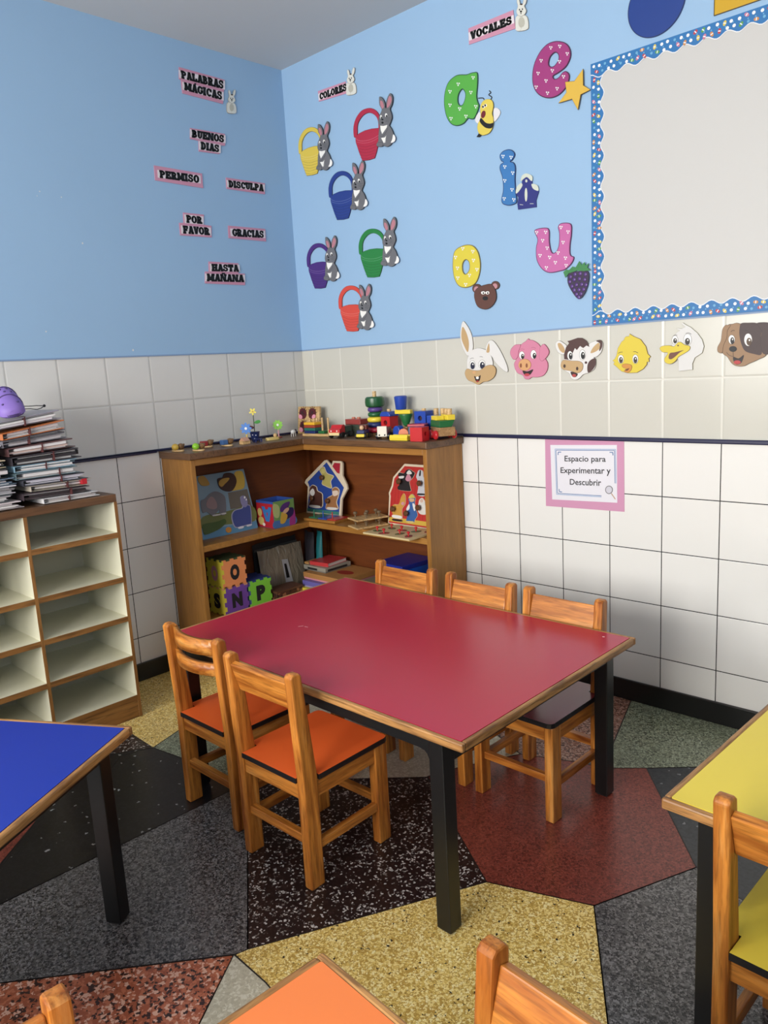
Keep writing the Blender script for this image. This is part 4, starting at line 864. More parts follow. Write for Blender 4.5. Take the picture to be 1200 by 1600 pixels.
# ---- the printed sign
K7 = (830, 670, 7.0588)
s = Cut('printed_sign', 'printed sign reading Espacio para Experimentar y Descubrir on pink paper', 'sign', 'b', (165, 850), K7)
s.part('backing', [('poly', [(165, 850), (1030, 915), (1026, 125), (155, 108)], 0, 0.0012, 0)], c(228, 162, 196))
s.part('sheet', [('poly', [(235, 778), (952, 815), (948, 178), (214, 178)], 0.0012, 0.0018, 0)], c(236, 234, 240))
BF = c(72, 118, 178); BL_ = c(150, 184, 224)
s.part('frame', [('line', [(778, 740), (292, 712), (276, 232), (924, 236), (930, 600)], 0.0018, 0.0022, 0, 0.0026), ('line', [(778, 750), (284, 724), (266, 222), (934, 226), (938, 602)], 0.0018, 0.0021, 1, 0.0016),
    ('line', [(292, 290), (296, 250), (330, 250)], .0018, .0022, 0, .0026), ('line', [(868, 254), (906, 256), (908, 292)], .0018, .0022, 0, .0026), ('line', [(304, 664), (308, 696), (340, 700)], .0018, .0022, 0, .0026)], [BF, BL_]) if False else None
def qline(pts, w, z1, mi, mb): L = s.loc(pts); [mb.line([a, b], w, 0.0018, z1, mi) for a, b in zip(L, L[1:])]
mb = MB()
qline([(778, 738), (294, 710), (278, 234), (922, 238), (928, 600)], .0022, .0023, 0, mb); qline([(778, 750), (284, 722), (266, 222), (934, 226), (940, 602)], .0022, .0022, 1, mb)
qline([(300, 288), (302, 256), (334, 256)], .003, .0023, 0, mb); qline([(868, 258), (904, 260), (906, 292)], .003, .0023, 0, mb); qline([(312, 664), (314, 692), (344, 696)], .003, .0023, 0, mb)
mb.build('frame', [BF, BL_], s.t)
mb = MB()
for text, quad in (('Espacio para', [(372, 378), (826, 384), (826, 300), (372, 296)]), ('Experimentar y', [(328, 506), (880, 520), (880, 424), (328, 424)]), ('Descubrir', [(430, 616), (776, 630), (776, 556), (430, 552)])):
    vs, fs = ttext(text, 1, 0.012); a, b, d, e = s.loc(quad); mb.add([((a+(b-a)*x)+((e+(d-e)*x)-(a+(b-a)*x))*y).to_3d()+Vector((0, 0, 0.0024)) for x, y in vs], fs)
mb.build('lettering', c(40, 40, 44), s.t)
e = s.part('magnifier_picture', [('sm', ell(862, 672, 42, 46), .0018, .0022, 0), ('sm', ell(862, 672, 34, 38), .0022, .0025, 1), ('line', [(888, 712), (932, 776)], .0018, .0023, 2, .0032)], [c(120, 116, 118), c(212, 210, 220), c(206, 160, 116)])

# ================================================================ notebooks and folders stacked on the cubby unit
def folder(label, ys, zs, rgb, rgb2, xf=0.312, xb=0.05, band=None, group='folders stacked on the cubby unit', open_end=False):
    """ys: left/right y, zs: bottom-left, bottom-right, top-right, top-left z"""
    (ya, yb), (z0, z1, z2, z3) = ys, zs; random.seed(label)
    t = thing('paper_folder', label, 'folder', ((xf+xb)/2, (ya+yb)/2, min(z0, z1)), (0, 0, 0), group); ox, oy, oz = t.location
    def quad(mb, f0, f1, yi, yj, xi, xj, mi=0):
        def zz(y, f): q = (y-ya)/(yb-ya); lo = z0+(z1-z0)*q; hi = z3+(z2-z3)*q; return lo+(hi-lo)*f
        vs = [(x-ox, y-oy, zz(y, f)-oz) for f in (f0, f1) for y in (yi, yj) for x in (xi, xj)]
        mb.add(vs, [(0, 2, 3, 1), (4, 5, 7, 6), (0, 1, 5, 4), (2, 6, 7, 3), (0, 4, 6, 2), (1, 3, 7, 5)], mi)
    mb = MB(); e1, e2 = random.uniform(0, .02), random.uniform(-.012, .012); quad(mb, 0, 0.09, ya, yb+e2, xb, xf-e1); quad(mb, 0.87, 1.0, ya, yb-0.004, xb, xf); quad(mb, 0.02, 0.98, ya, ya+0.003, xb, xf)
    mb.build('cover', mat('cover %d %d %d' % rgb, rgb, 0.35), t, bevel=0.0008)
    mb = MB(); n = 5; cuts = [0.1] + sorted(random.uniform(.15, .85) for _ in range(n-1)) + [0.88]
    for k in range(n): quad(mb, cuts[k]+0.015, cuts[k+1]-0.015, ya+random.uniform(.005, .03), yb-random.uniform(.004, .03), xb+.004, xf-random.uniform(.0, .022), random.choice((0, 0, 0, 1, 2)))
    mb.build('pages', [mat('paper', (228, 224, 222), 0.6), mat('paper tint %d' % rgb2[0], rgb2, 0.6), mat('cover shade %d %d %d' % rgb, tuple(int(q*.8) for q in rgb), 0.4)], t)
    if band is not None:
        mb = MB(); yy = ya+(yb-ya)*band; quad(mb, -0.02, 1.04, yy, yy+0.0035, xb-0.001, xf+0.0012); mb.build('elastic_band', mat('brown elastic', (84, 40, 40), 0.6), t)
    return t
BL = [.8865, .9065, .934, .957, .981, 1.007, 1.031, 1.063, 1.094, 1.121, 1.146, 1.172]
BRt = [.8865, .905, .929, .955, .981, 1.007, 1.034, 1.072, 1.108, 1.143, 1.176, 1.212]
YL = [-1.505, -1.57, -1.54, -1.566, -1.585, -1.585, -1.592, -1.598, -1.611, -1.611, -1.72]
YR = [-1.298, -1.326, -1.313, -1.341, -1.362, -1.359, -1.352, -1.367, -1.387, -1.390, -1.402]
spec = [((222, 220, 220), (210, 202, 200), .45, 'white folder at the bottom of the tall right-hand stack'), ((70, 60, 66), (120, 110, 110), .7, 'dark patterned folder, second from the bottom of the tall right-hand stack'),
        ((206, 196, 180), (226, 214, 206), .58, 'beige folder with red tape in the lower part of the tall stack'), ((60, 62, 70), (220, 216, 226), .6, 'charcoal folder above the beige one in the tall stack'),
        ((104, 126, 134), (200, 198, 204), .68, 'grey teal folder in the middle of the tall stack'), ((150, 190, 210), (226, 224, 222), .48, 'pale blue folder above the grey teal one in the tall stack'),
        ((58, 54, 60), (214, 212, 214), .6, 'black folder with clip in the middle of the tall stack'), ((96, 66, 66), (232, 208, 196), .5, 'brown maroon folder in the upper part of the tall stack'),
        ((112, 110, 118), (208, 202, 204), .4, 'grey folder above the brown maroon one in the tall stack'), ((192, 112, 62), (226, 218, 214), .42, 'orange brown covered folder near the top of the tall stack'),
        ((150, 146, 158), (230, 228, 232), .6, 'grey violet folder on top of the tall stack under the purple clog')]
for k, (c1_, c2_, bd, lb) in enumerate(spec):
    g = 0.0012
    f = folder(lb, (YL[k], YR[k]), (BL[k]+g, BRt[k]+g, BRt[k+1]-g, BL[k+1]-g), c1_, c2_, 0.314-0.004*(k % 3), 0.06, bd)
    if k == 2:
        MB().box(.1, .07, .006, .1295, .088, .0262).build('tape', mat('red tape', (190, 30, 44), 0.4), f)
    if k == 6:
        MB().box(.06, .118, .012, .09, .132, .03).build('clip', BLK, f, bevel=.002)
LBz = [.8865, .914, .94, .97, .996, 1.03, 1.058, 1.085, 1.108]
LYr = [-1.578, -1.602, -1.586, -1.588, -1.605, -1.608, -1.628, -1.616]
lsp = [((226, 214, 214), 'white folder with pink pages at the bottom of the left-hand stack'), ((90, 96, 100), 'grey folder with rounded white edge low in the left-hand stack'), ((214, 212, 216), 'pale folder, third from the bottom of the left-hand stack'),
       ((120, 140, 160), 'grey blue folder in the middle of the left-hand stack'), ((36, 36, 40), 'black folder in the middle of the left-hand stack'), ((206, 190, 160), 'beige folder with curled edge in the left-hand stack'), ((40, 40, 44), 'dark folder near the top of the left-hand stack'), ((224, 222, 220), 'white folder with clip on top of the left-hand stack')]
for k, (c1_, lb) in enumerate(lsp):
    folder(lb, (LYr[k]-.24, LYr[k]), (LBz[k]+.001, LBz[k]+.001, LBz[k+1]-.001, LBz[k+1]-.001), c1_, (214, 206, 206), 0.318-0.004*(k % 2), 0.07)

# purple clog with its cord
cl = thing('purple_clog', 'small purple foam clog lying on top of the tall folder stack', 'shoe', (0.232, -1.545, 1.222), (R(10), R(15), R(-12)))
cl.scale = (1.12, 1.12, 1.12)
PU = mat('purple foam', (132, 106, 182), 0.55); PUD = mat('dark purple rubber', (70, 54, 104), 0.5)
def clog_wh(q):
    e = max(0.0, 1-abs(2*min(.985, .015+q)-1)**5); return 0.039*e**.5*(1.04-.16*q), (0.026+0.036*min(1, q*1.8)**.8)*(0.45+0.55*e**.5)
mb = MB(); n = 16; m_ = 14; rows = []
for i in range(n+1):
    q = i/n; x = 0.085-0.155*q; wv, hv = clog_wh(q)
    rows.append([(x, wv*math.cos(math.pi*k/(m_-1)), 0.004+hv*max(0, math.sin(math.pi*k/(m_-1)))**0.7) for k in range(m_)])
vs = [p for r_ in rows for p in r_]; fs = [(i*m_+k, i*m_+k+1, (i+1)*m_+k+1, (i+1)*m_+k) for i in range(n) for k in range(m_-1)]
fs += [tuple(range(m_)), tuple(n*m_+k for k in range(m_))[::-1], tuple([i*m_ for i in range(n+1)] + [i*m_+m_-1 for i in range(n, -1, -1)])]
mb.add(vs, fs).build('upper', PU, cl, smooth=True)
MB().prism(smooth([(.088, 0), (.07, .03), (0, .042), (-.06, .034), (-.075, 0), (-.06, -.034), (0, -.042), (.07, -.03)]), 0, .009).build('sole', PUD, cl, bevel=.002)
for xx in (0.03, -0.02):
    q = (0.085-xx)/0.155; wv, hv = (q_+.0012 for q_ in clog_wh(q))
    MB().tube([(xx, wv*math.cos(math.pi*k/12), 0.004+hv*max(0, math.sin(math.pi*k/12))**0.7) for k in range(13)], 0.0016, 6).build('seam', PUD, cl)
mb = MB()
for xx, k in ((.012, .35), (.012, .5), (.012, .65), (-.004, .42), (-.004, .58), (.06, .3), (.06, .68)):
    q = (0.085-xx)/0.155; wv, hv = clog_wh(q); a = math.pi*k
    mb.ball((xx, wv*math.cos(a), 0.004+hv*math.sin(a)**.7), .0042, 0, (1, 1, .6), 8)
mb.build('vent_holes', PUD, cl)['kind'] = 'stuff'
cord = thing('black_cable', 'thin black cord looped on the top folder beside the purple clog', 'cable', (0.25, -1.5, 1.208))
MB().tube([(p[0], p[1], p[2]) for p in [(.0, .0, .012), (.02, .012, .012), (.03, .03, .008), (.02, .05, .011), (.0, .07, .018), (-.02, .05, .02), (-.015, .02, .02), (-.01, -.005, .022), (-.02, -.03, .028)]], .0016, 6).build('loop', BLK, cord, smooth=True)
MB().ball((0, .07, .018), .005, 0).build('knot', BLK, cord, smooth=True)

# ================================================================ toys on the bookcase top
TOPZ = BH + 0.0004
TW = wood('pale toy wood', (196, 158, 104), (222, 188, 136), 'x', 0.45, 1.6)
def paintd(r, g, b): return mat('toy paint %d %d %d' % (r, g, b), (r, g, b), 0.3)
RED, BLUE, YEL, GRN, ORG, NAVY, PUR, BKP = paintd(196, 40, 44), paintd(42, 74, 168), paintd(236, 210, 66), paintd(38, 104, 58), paintd(214, 112, 62), paintd(34, 48, 100), paintd(94, 70, 140), paintd(28, 28, 30)
def cyl(mb, x, y, z0, z1, r, mi=0, seg=18): return mb.lathe([(r*.96, z0), (r, z0+.001), (r, z1-.001), (r*.96, z1)], seg, mi, (x, y, 0))
def torus(r, h, R_): return [(R_-r*.2, -h/2), (R_*.86, -h/2)] + [(R_-h/2+h/2*math.cos(a), h/2*math.sin(a)) for a in [math.pi*(k/8-.5) for k in range(9)]] + [(R_*.86, h/2), (.006, h/2)]

# four little wooden snails / houses pairs on bases (left wing)
def critter(loc, rz, rgb, label, round_shell):
    t = thing('wooden_animal', label, 'toy', loc, (0, 0, rz), 'painted wooden animals on the bookcase')
    MB().prism(ell(0, 0, .034, .02, 20), 0, .006).build('base', TW, t, bevel=.0015)
    m = paintd(*rgb); mb = MB()
    if round_shell: mb.ball((0, -.013, .019), .0155, 0, (1, 1, .95), 14)
    else: mb.box(-.013, -.031, .006, .013, -.001, .028); 
    mb.build('painted_body', m, t, bevel=0 if round_shell else .004, smooth=round_shell)
    MB().ball((0, .016, .019), .0145, 0, (1, 1.1, .92), 12).ball((-.006, .028, .026), .0045, 0, (1, 1, 1), 8).ball((.006, .028, .026), .0045, 0, (1, 1, 1), 8).build('head', wood('nut wood', (110, 78, 46), (150, 112, 70), 'x', .5, 2), t, smooth=True)
    return t
critter((.1, -.822, TOPZ), R(6), (204, 168, 70), 'yellow and brown wooden animal at the far left of the bookcase top', True)
critter((.185, -.775, TOPZ), R(4), (140, 198, 50), 'lime green and brown wooden animal on the bookcase top', True)
critter((.085, -.665, TOPZ), R(0), (150, 40, 44), 'dark red and brown wooden animal on the bookcase top', False)
critter((.145, -.6, TOPZ), R(0), (66, 104, 156), 'blue and brown wooden animal on the bookcase top', False)
t = thing('toy_house', 'tiny wooden toy house with pinkish roof on the bookcase top', 'toy', (.165, -.518, TOPZ))
MB().box(-.014, -.02, 0, .014, .02, .014).build('wall', TW, t); MB().extr([(-.02, .014), (.02, .014), (0, .03)], -.016, .016, 0, Matrix.Rotation(R(90), 4, 'Z')).build('roof', paintd(200, 150, 120), t)
def flower(loc, h, rgb, label, stem_rgb, npet, r, base=None, centre=(240, 240, 236)):
    t = thing('toy_flower', label, 'toy', loc, (0, 0, 0), 'toy flowers on the bookcase')
    MB().tube([(0, 0, 0.006), (0, 0, h)], .0032 if npet > 7 else .0022, 8).build('stem', paintd(*stem_rgb), t)
    T_ = Matrix.Translation((0.004, 0, h)) @ Matrix.Rotation(R(55), 4, 'Z') @ Matrix.Rotation(R(90), 4, 'Y') if False else Matrix.Translation((.005, -.005, h)) @ Matrix.Rotation(R(-45), 4, 'Z') @ Matrix.Rotation(R(90), 4, 'Y')
    mb = MB()
    for k in range(npet):
        a = 2*math.pi*k/npet; mb.prism([(r*.55*math.cos(a)+x*math.cos(a)-y*math.sin(a), r*.55*math.sin(a)+x*math.sin(a)+y*math.cos(a)) for x, y in ell(0, 0, r*.48, r*.26, 12)], 0, .004+.0003*(k % 2), 0, T=T_)
    mb.build('petals', paintd(*rgb), t); MB().prism(ell(0, 0, r*.24, r*.24, 12), .004, .007, T=T_).build('flower_centre', paintd(*centre), t)
    return t
f1 = flower((.13, -.478, TOPZ), .066, (58, 124, 206), 'blue toy daisy on a yellow stem on the bookcase top', (236, 206, 96), 8, .026)
MB().prism(ell(0, 0, .014, .014, 14), 0, .006).build('base', TW, f1)
f2 = flower((.1, -.41, TOPZ), .137, (232, 216, 70), 'tall yellow toy flower in a starry blue pot', (70, 84, 60), 5, .017, centre=(200, 150, 60))
MB().lathe([(.016, 0), (.022, .036), (.024, .044), (.021, .044)], 18).build('pot', NAVY, f2)
MB().ball((.014, -.014, .012), .003, 0, (1, 1, 1), 8).ball((.019, -.009, .028), .003, 0, (1, 1, 1), 8).ball((.008, -.019, .03), .003, 0, (1, 1, 1), 8).build('star_dots', paintd(230, 232, 240), f2)['kind'] = 'stuff'
MB().prism([(p.x, p.y) for p in smooth([(0, 0), (.012, .009), (.026, .01), (.03, 0), (.014, -.006)])], 0, .002, 0, T=Matrix.Translation((.001, 0, .085)) @ Matrix.Rotation(R(60), 4, 'Z') @ Matrix.Rotation(R(70), 4, 'X')).build('leaf', paintd(76, 156, 70), f2)
MB().prism([(p.x, p.y) for p in smooth([(0, 0), (-.012, .009), (-.026, .01), (-.03, 0), (-.014, -.006)])], 0, .002, 0, T=Matrix.Translation((.001, 0, .062)) @ Matrix.Rotation(R(60), 4, 'Z') @ Matrix.Rotation(R(70), 4, 'X')).build('leaf', paintd(96, 40, 56), f2)
f3 = flower((.09, -.262, TOPZ), .062, (132, 200, 60), 'lime green toy daisy on a pale pink stem', (226, 170, 180), 9, .024)
MB().prism(ell(0, 0, .02, .014, 16), 0, .006).build('base', paintd(150, 70, 60), f3)
t = thing('toy_bench', 'dark little toy bench in front of the starry blue pot', 'toy', (.165, -.445, TOPZ)); MB().box(-.01, -.02, .012, .01, .02, .016).build('seat', NAVY, t)
for a, b in ((-.007, -.016), (.007, -.016), (-.007, .016), (.007, .016)): MB().box(a-.002, b-.002, 0, a+.002, b+.002, .012).build('leg', NAVY, t)
t = thing('toy_boat', 'tiny pale yellow wooden boat on the bookcase top', 'toy', (.15, -.345, TOPZ)); MB().prism(smooth([(-.012, -.03), (0, -.04), (.012, -.03), (.014, .02), (0, .034), (-.014, .02)]), 0, .012).build('hull', paintd(226, 200, 124), t, bevel=.002); MB().ball((0, .015, .02), .01, 0, (1, 1, 1), 10).build('passenger', TW, t, smooth=True)
t = thing('toy_sheep', 'tiny white toy sheep near the corner of the bookcase top', 'toy', (.125, -.2, TOPZ), (0, 0, R(20)))
MB().ball((0, 0, .022), .013, 0, (.8, 1.35, .8), 12).build('body', paintd(232, 230, 226), t, smooth=True); MB().ball((0, .02, .027), .007, 0, (1, 1, 1), 10).build('head', paintd(60, 54, 54), t, smooth=True)
for a, b in ((-.006, -.01), (.006, -.01), (-.006, .01), (.006, .01)): MB().tube([(a, b, 0), (a, b, .016)], .0022, 6).build('leg', paintd(210, 206, 200), t)

# ladybird board
lp = Cut('ladybird_board', 'square wooden board with four ladybirds standing on the bookcase top', 'toy', ((.02, -.085, TOPZ), (.995, .06, 0), (0, .12, 1)), None, (450, 630, 10.0))
MB().box(0, 0, -.014, .15, .135, 0).build('board', TW, lp.t, bevel=.002)
for cx, cy_, fl in ((.038, .1, 1), (.104, .1, -1), (.044, .036, 1), (.11, .036, -1)):
    mb = MB(); mb.prism(ell(cx, cy_, .024, .027, 20, 18*fl), 0.0002, .005, 0); mb.prism(ell(cx-.014*fl, cy_-.016, .014, .011, 14, -30*fl), .005, .006, 1); mb.line([(cx-.02*fl, cy_-.012), (cx+.015*fl, cy_+.022)], .002, .005, .0057, 2)
    for k in range(3): mb.prism(ell(cx+fl*(-.006+k*.009), cy_+.008-.006*k, .004, .004, 8), .005, .0058, 2)
    for k in range(6): a = R(60+k*28)*1; mb.line([(cx+fl*-.018*math.cos(a-.9), cy_+.022*math.sin(a-.9)), (cx+fl*-.031*math.cos(a-.9), cy_+.036*math.sin(a-.9))], .0022, .0004, .002, 2)
    mb.build('ladybird', [paintd(84, 16, 32), paintd(226, 150, 172), BKP], lp.t)
# peg sorting toy
t = thing('peg_sorter', 'wooden peg sorter with stacked coloured squares on its pegs', 'toy', (.235, -.14, TOPZ), (0, 0, R(2)))
MB().box(-.075, -.032, 0, .105, .032, .012).build('base', TW, t, bevel=.002)
for k, m in enumerate((NAVY, paintd(40, 108, 92), paintd(160, 64, 44), paintd(234, 180, 48))): MB().box(-.062, -.03, .0125+.0135*k, .012, .03, .0255+.0135*k).build('square_plate', m, t, bevel=.002)
for x in (-.05, -.02, .0): cyl(MB(), x, 0, .066, .084, .0055).build('peg', TW, t, smooth=True)
MB().box(.03, -.026, .0125, .07, .026, .026).build('square_plate', GRN, t, bevel=.002)
for x in (.036, .076): cyl(MB(), x, 0, .012, .086, .005).build('peg', TW, t, smooth=True)
# red toy lorry
def lorry(name, loc, rz, label, body, cab, front, s=1.0):
    t = thing(name, label, 'toy vehicle', loc, (0, 0, rz), 'toy vehicles on the bookcase')
    MB().box(-.03*s, -.055*s, .012*s, .03*s, .055*s, .022*s).build('chassis', BKP, t, bevel=.001)
    MB().extr([(-.058*s, .022*s), (-.058*s, .04*s), (-.044*s, .044*s), (-.03*s, .06*s), (-.008*s, .06*s), (-.008*s, .022*s)], -.03*s, .03*s).build('cab', cab, t, bevel=.003*s)
    MB().box(-.028*s, -.004*s, .022*s, .028*s, .055*s, .052*s).build('load_bed', body, t, bevel=.002)
    MB().box(-.028*s, -.0605*s, .013*s, .028*s, -.058*s, .026*s).build('bumper', front, t)
    for x in (-.031*s, .031*s):
        for y in (-.036*s, .034*s): MB().lathe([(.004, -.005*s), (.0135*s, -.005*s), (.0135*s, .005*s), (.004, .005*s)], 16, 0, T=Matrix.Translation((x, y, .0137*s)) @ Matrix.Rotation(R(90), 4, 'Y')).build('wheel', BKP, t, smooth=True)
    for x in (-.016*s, .016*s): MB().ball((x, -.0595*s, .033*s), .004*s, 0, (1, .5, 1), 10).build('headlight', paintd(240, 220, 210), t)
    return t
lorry('toy_lorry', (.425, -.165, TOPZ), R(14), 'red toy lorry with pale bumper on the bookcase top', paintd(60, 84, 70), RED, paintd(230, 206, 150), .98)
t = thing('toy_block', 'flat red and green toy block behind the red lorry', 'toy', (.43, -.062, TOPZ)); MB().box(-.05, -.03, 0, .05, .03, .05).build('lower_half', paintd(70, 78, 66), t, bevel=.002); MB().box(-.05, -.03, .0505, .05, .03, .075).build('upper_half', paintd(150, 62, 58), t, bevel=.002)
for x in (-.022, .012): cyl(MB(), x, 0, .0752, .083, .009).build('stud', paintd(196, 120, 96), t)
# little blue and yellow car
t = thing('toy_car', 'small blue and yellow toy car with a round driver head', 'toy vehicle', (.578, -.175, TOPZ), (0, 0, R(20)), 'toy vehicles on the bookcase')
MB().box(-.02, -.03, .006, .02, .03, .02).build('bumper', YEL, t, bevel=.003); MB().box(-.019, -.026, .0205, .019, .03, .036).build('body', NAVY, t, bevel=.003); MB().box(-.018, .002, .0365, .018, .028, .058).build('cabin', paintd(110, 52, 44), t, bevel=.003)
MB().ball((0, -.008, .046), .0105, 0).build('driver_head', paintd(222, 180, 140), t, smooth=True)
for x in (-.021, .021):
    for y in (-.018, .018): MB().lathe([(.003, -.004), (.011, -.004), (.011, .004), (.003, .004)], 14, 0, T=Matrix.Translation((x, y, .0112)) @ Matrix.Rotation(R(90), 4, 'Y')).build('wheel', BKP, t, smooth=True)
# stacking rings
t = thing('stacking_rings', 'stacking ring tower with a dark green drum on top', 'toy', (.565, -.075, TOPZ))
MB().box(-.04, -.032, 0, .04, .032, .014).build('base', wood('brown base wood', (96, 70, 44), (128, 94, 58), 'x', .5), t, bevel=.002)
z = .016
for R_, h, m in ((.04, .0235, paintd(164, 34, 56)), (.041, .0225, NAVY), (.039, .0235, YEL), (.035, .0215, paintd(34, 96, 54)), (.035, .0215, PUR)):
    MB().lathe([(.006, -h/2), (R_-h*.5, -h/2)] + [(R_-h/2+h/2*math.cos(a), h/2*math.sin(a)) for a in [math.pi*(k/8-.5) for k in range(1, 8)]] + [(R_-h*.5, h/2), (.006, h/2)], 28, 0, (0, 0, z+h/2)).build('ring', m, t, smooth=True); z += h+.0004
MB().lathe([(.006, 0), (.036, 0), (.043, .006), (.045, .022), (.043, .04), (.036, .046), (.006, .046)], 28, 0, (0, 0, z)).build('drum', paintd(30, 86, 48), t, smooth=True)
cyl(MB(), 0, 0, z+.046, z+.07, .009).build('peg', TW, t, smooth=True)
# red tower block with a blue roof
t = thing('toy_tower', 'red cube with round hole topped by a blue arch roof', 'toy', (.648, -.072, TOPZ))
MB().box(-.04, -.03, 0, .045, .03, .034).build('base', TW, t, bevel=.002)
def holed(a, d, hr, z0, m, parent, name='cube', mi=None):
    sq = [(-a, -a), (a, -a), (a, a), (-a, a)]; mb = MB(); T_ = Matrix.Translation((0, 0, z0+a)) @ Matrix.Rotation(R(90), 4, 'X')
    mb.prism(sq, -d, d, 0, holes=[ell(0, 0, hr, hr, 20)[::-1]], T=T_); mb.prism(ell(0, 0, hr, hr, 20), -d*.5, d*.5, 1, T=T_)
    return mb.build(name, [m, mat('dark hole', (60, 26, 24), .6)], parent, bevel=.0)
holed(.027, .027, .011, .0345, RED, t)
MB().extr([(-.032, .089), (.032, .089), (.03, .098), (.02, .11), (-.02, .11), (-.03, .098)], -.03, .03, 0, Matrix.Rotation(R(90), 4, 'Z')).build('roof', BLUE, t, bevel=.003)
cyl(MB(), 0, 0, .1102, .121, .009).build('peg', TW, t, smooth=True)
# white faced car
t = thing('toy_van', 'small toy van with a flat white front and black wheels', 'toy vehicle', (.705, -.172, TOPZ), (0, 0, R(28)), 'toy vehicles on the bookcase')
MB().box(-.024, -.022, .008, .024, .04, .05).build('body', paintd(120, 44, 44), t, bevel=.004); MB().box(-.022, -.03, .01, .022, -.022, .056).build('front_panel', paintd(226, 218, 200), t, bevel=.003)
for x in (-.012, .012): MB().ball((x, -.0305, .018), .0035, 0, (1, .5, 1), 8).build('headlight', BKP, t)
for x in (-.025, .025):
    for y in (-.012, .026): MB().lathe([(.003, -.005), (.013, -.005), (.013, .005), (.003, .005)], 14, 0, T=Matrix.Translation((x, y, .0132)) @ Matrix.Rotation(R(90), 4, 'Y')).build('wheel', BKP, t, smooth=True)
# loose blocks and shapes
def solo(name, label, mb, m, loc, rz=0, bevel=.002, sm=False, grp='loose wooden blocks on the bookcase', rot=None):
    o = mb.build(name, m, None, loc, rot or (0, 0, rz), bevel, sm); return tag(o, label, 'toy block', grp)
solo('blue_arch_block', 'blue round-topped wooden block in front of the loose blocks', MB().extr([(-.02, 0), (.02, 0), (.02, .03), (.016, .044), (.006, .052), (-.006, .052), (-.016, .044), (-.02, .03)], -.016, .016, 0, Matrix.Rotation(R(90), 4, 'Z')), BLUE, (.752, -.128, TOPZ), R(0))
solo('orange_cylinder_block', 'orange cylinder lying with its round end to the front', MB().lathe([(.021, -.02), (.022, -.019), (.022, .019), (.021, .02)], 22, 0, T=Matrix.Translation((0, 0, .022)) @ Matrix.Rotation(R(90), 4, 'X')), ORG, (.803, -.147, TOPZ), R(30), 0, True)
solo('yellow_prism_block', 'yellow wooden block with a groove lying at the front edge', MB().extr([(-.016, 0), (.016, 0), (.018, .012), (.012, .024), (.004, .019), (-.006, .019), (-.014, .024), (-.018, .012)], -.05, .045), YEL, (.842, -.212, TOPZ), R(4))
cu1 = thing('red_cube_block', 'red wooden cube at the front edge near the right end', 'toy block', (.94, -.205, TOPZ), (0, 0, R(10)), 'loose wooden blocks on the bookcase')
holed(.0285, .0285, .009, 0, RED, cu1).rotation_euler = (0, 0, R(90))
solo('steel_blue_box_block', 'dark blue wooden box block with red lid behind the red cube', MB().box(-.035, -.026, 0, .035, .026, .052).box(-.038, -.029, .0522, .038, .029, .062, 1), [paintd(40, 70, 112), paintd(176, 46, 60)], (.862, -.125, TOPZ), R(24))
solo('green_cone_block', 'green wooden wedge block leaning among the loose blocks', MB().lathe([(.03, 0), (.031, .004), (.012, .05), (.003, .054)], 20, 0), GRN, (.748, -.072, TOPZ+.0985), 0, 0, True, rot=(R(180), 0, 0))
solo('brown_support_block', 'plain wooden block under the green wedge', MB().box(-.02, -.02, 0, .02, .02, .044), TW, (.748, -.072, TOPZ))
solo('yellow_slat_block', 'yellow slat lying across the green wedge', MB().box(-.045, -.012, 0, .035, .012, .018), YEL, (.742, -.072, TOPZ+.0995), R(10))
solo('blue_cup_block', 'blue tapered cup standing upside down on the yellow slat', MB().lathe([(.021, 0), (.024, .004), (.029, .056), (.024, .06)], 22), BLUE, (.722, -.072, TOPZ+.118), 0, 0, True)
# blue block train
t = thing('blue_block_train', 'blue wooden train of stacked blocks with brown funnels', 'toy', (.872, -.05, TOPZ), (0, 0, R(4)))
MB().box(-.062, -.028, 0, .07, .028, .05).build('base', paintd(30, 50, 120), t, bevel=.002); holed(.03, .027, .011, .0505, BLUE, t, 'cabin').location = (-.038, 0, 0)
MB().box(-.004, -.026, .0505, .066, .026, .092).build('boiler', BLUE, t, bevel=.003)
cyl(MB(), -.035, 0, .1106, .121, .0095).build('funnel', TW, t, smooth=True); cyl(MB(), .03, 0, .0922, .121, .0105).build('funnel', TW, t, smooth=True)
# block truck at the right end
t = thing('block_truck', 'wooden block truck with red wheels, green blocks and yellow slats at the right end', 'toy vehicle', (.99, -.115, TOPZ), (0, 0, R(-28)), 'toy vehicles on the bookcase')
MB().box(-.05, -.035, .014, .05, .035, .05).build('body', wood('speckled wood', (150, 112, 70), (190, 150, 104), 'x', .5, 3), t, bevel=.002)
MB().extr([(-.034, .0505), (.02, .0505), (.034, .078), (-.034, .078)], -.05, .05).build('green_block', GRN, t, bevel=.002); MB().box(-.036, -.036, .0785, .02, .0, .096).build('yellow_slat', YEL, t, bevel=.002); MB().box(-.02, .002, .0785, .05, .036, .1).build('yellow_slat', YEL, t, bevel=.002)
for x, y in ((-.02, .012), (.004, .018), (.03, .02)): cyl(MB(), x, y, .1002, .124, .0105).build('peg', TW, t, smooth=True)
for x, y in ((-.03, -.041), (.02, -.041), (-.03, .041), (.02, .041)):
    T_ = Matrix.Translation((x, y, .0195)) @ Matrix.Rotation(R(90), 4, 'X')
    MB().lathe([(.004, -.006), (.0165, -.006), (.0195, -.002), (.0195, .002), (.0165, .006), (.004, .006)], 18, 0, T=T_).build('wheel', RED, t, smooth=True)

# ================================================================ upper shelf
UZ = 0.5834
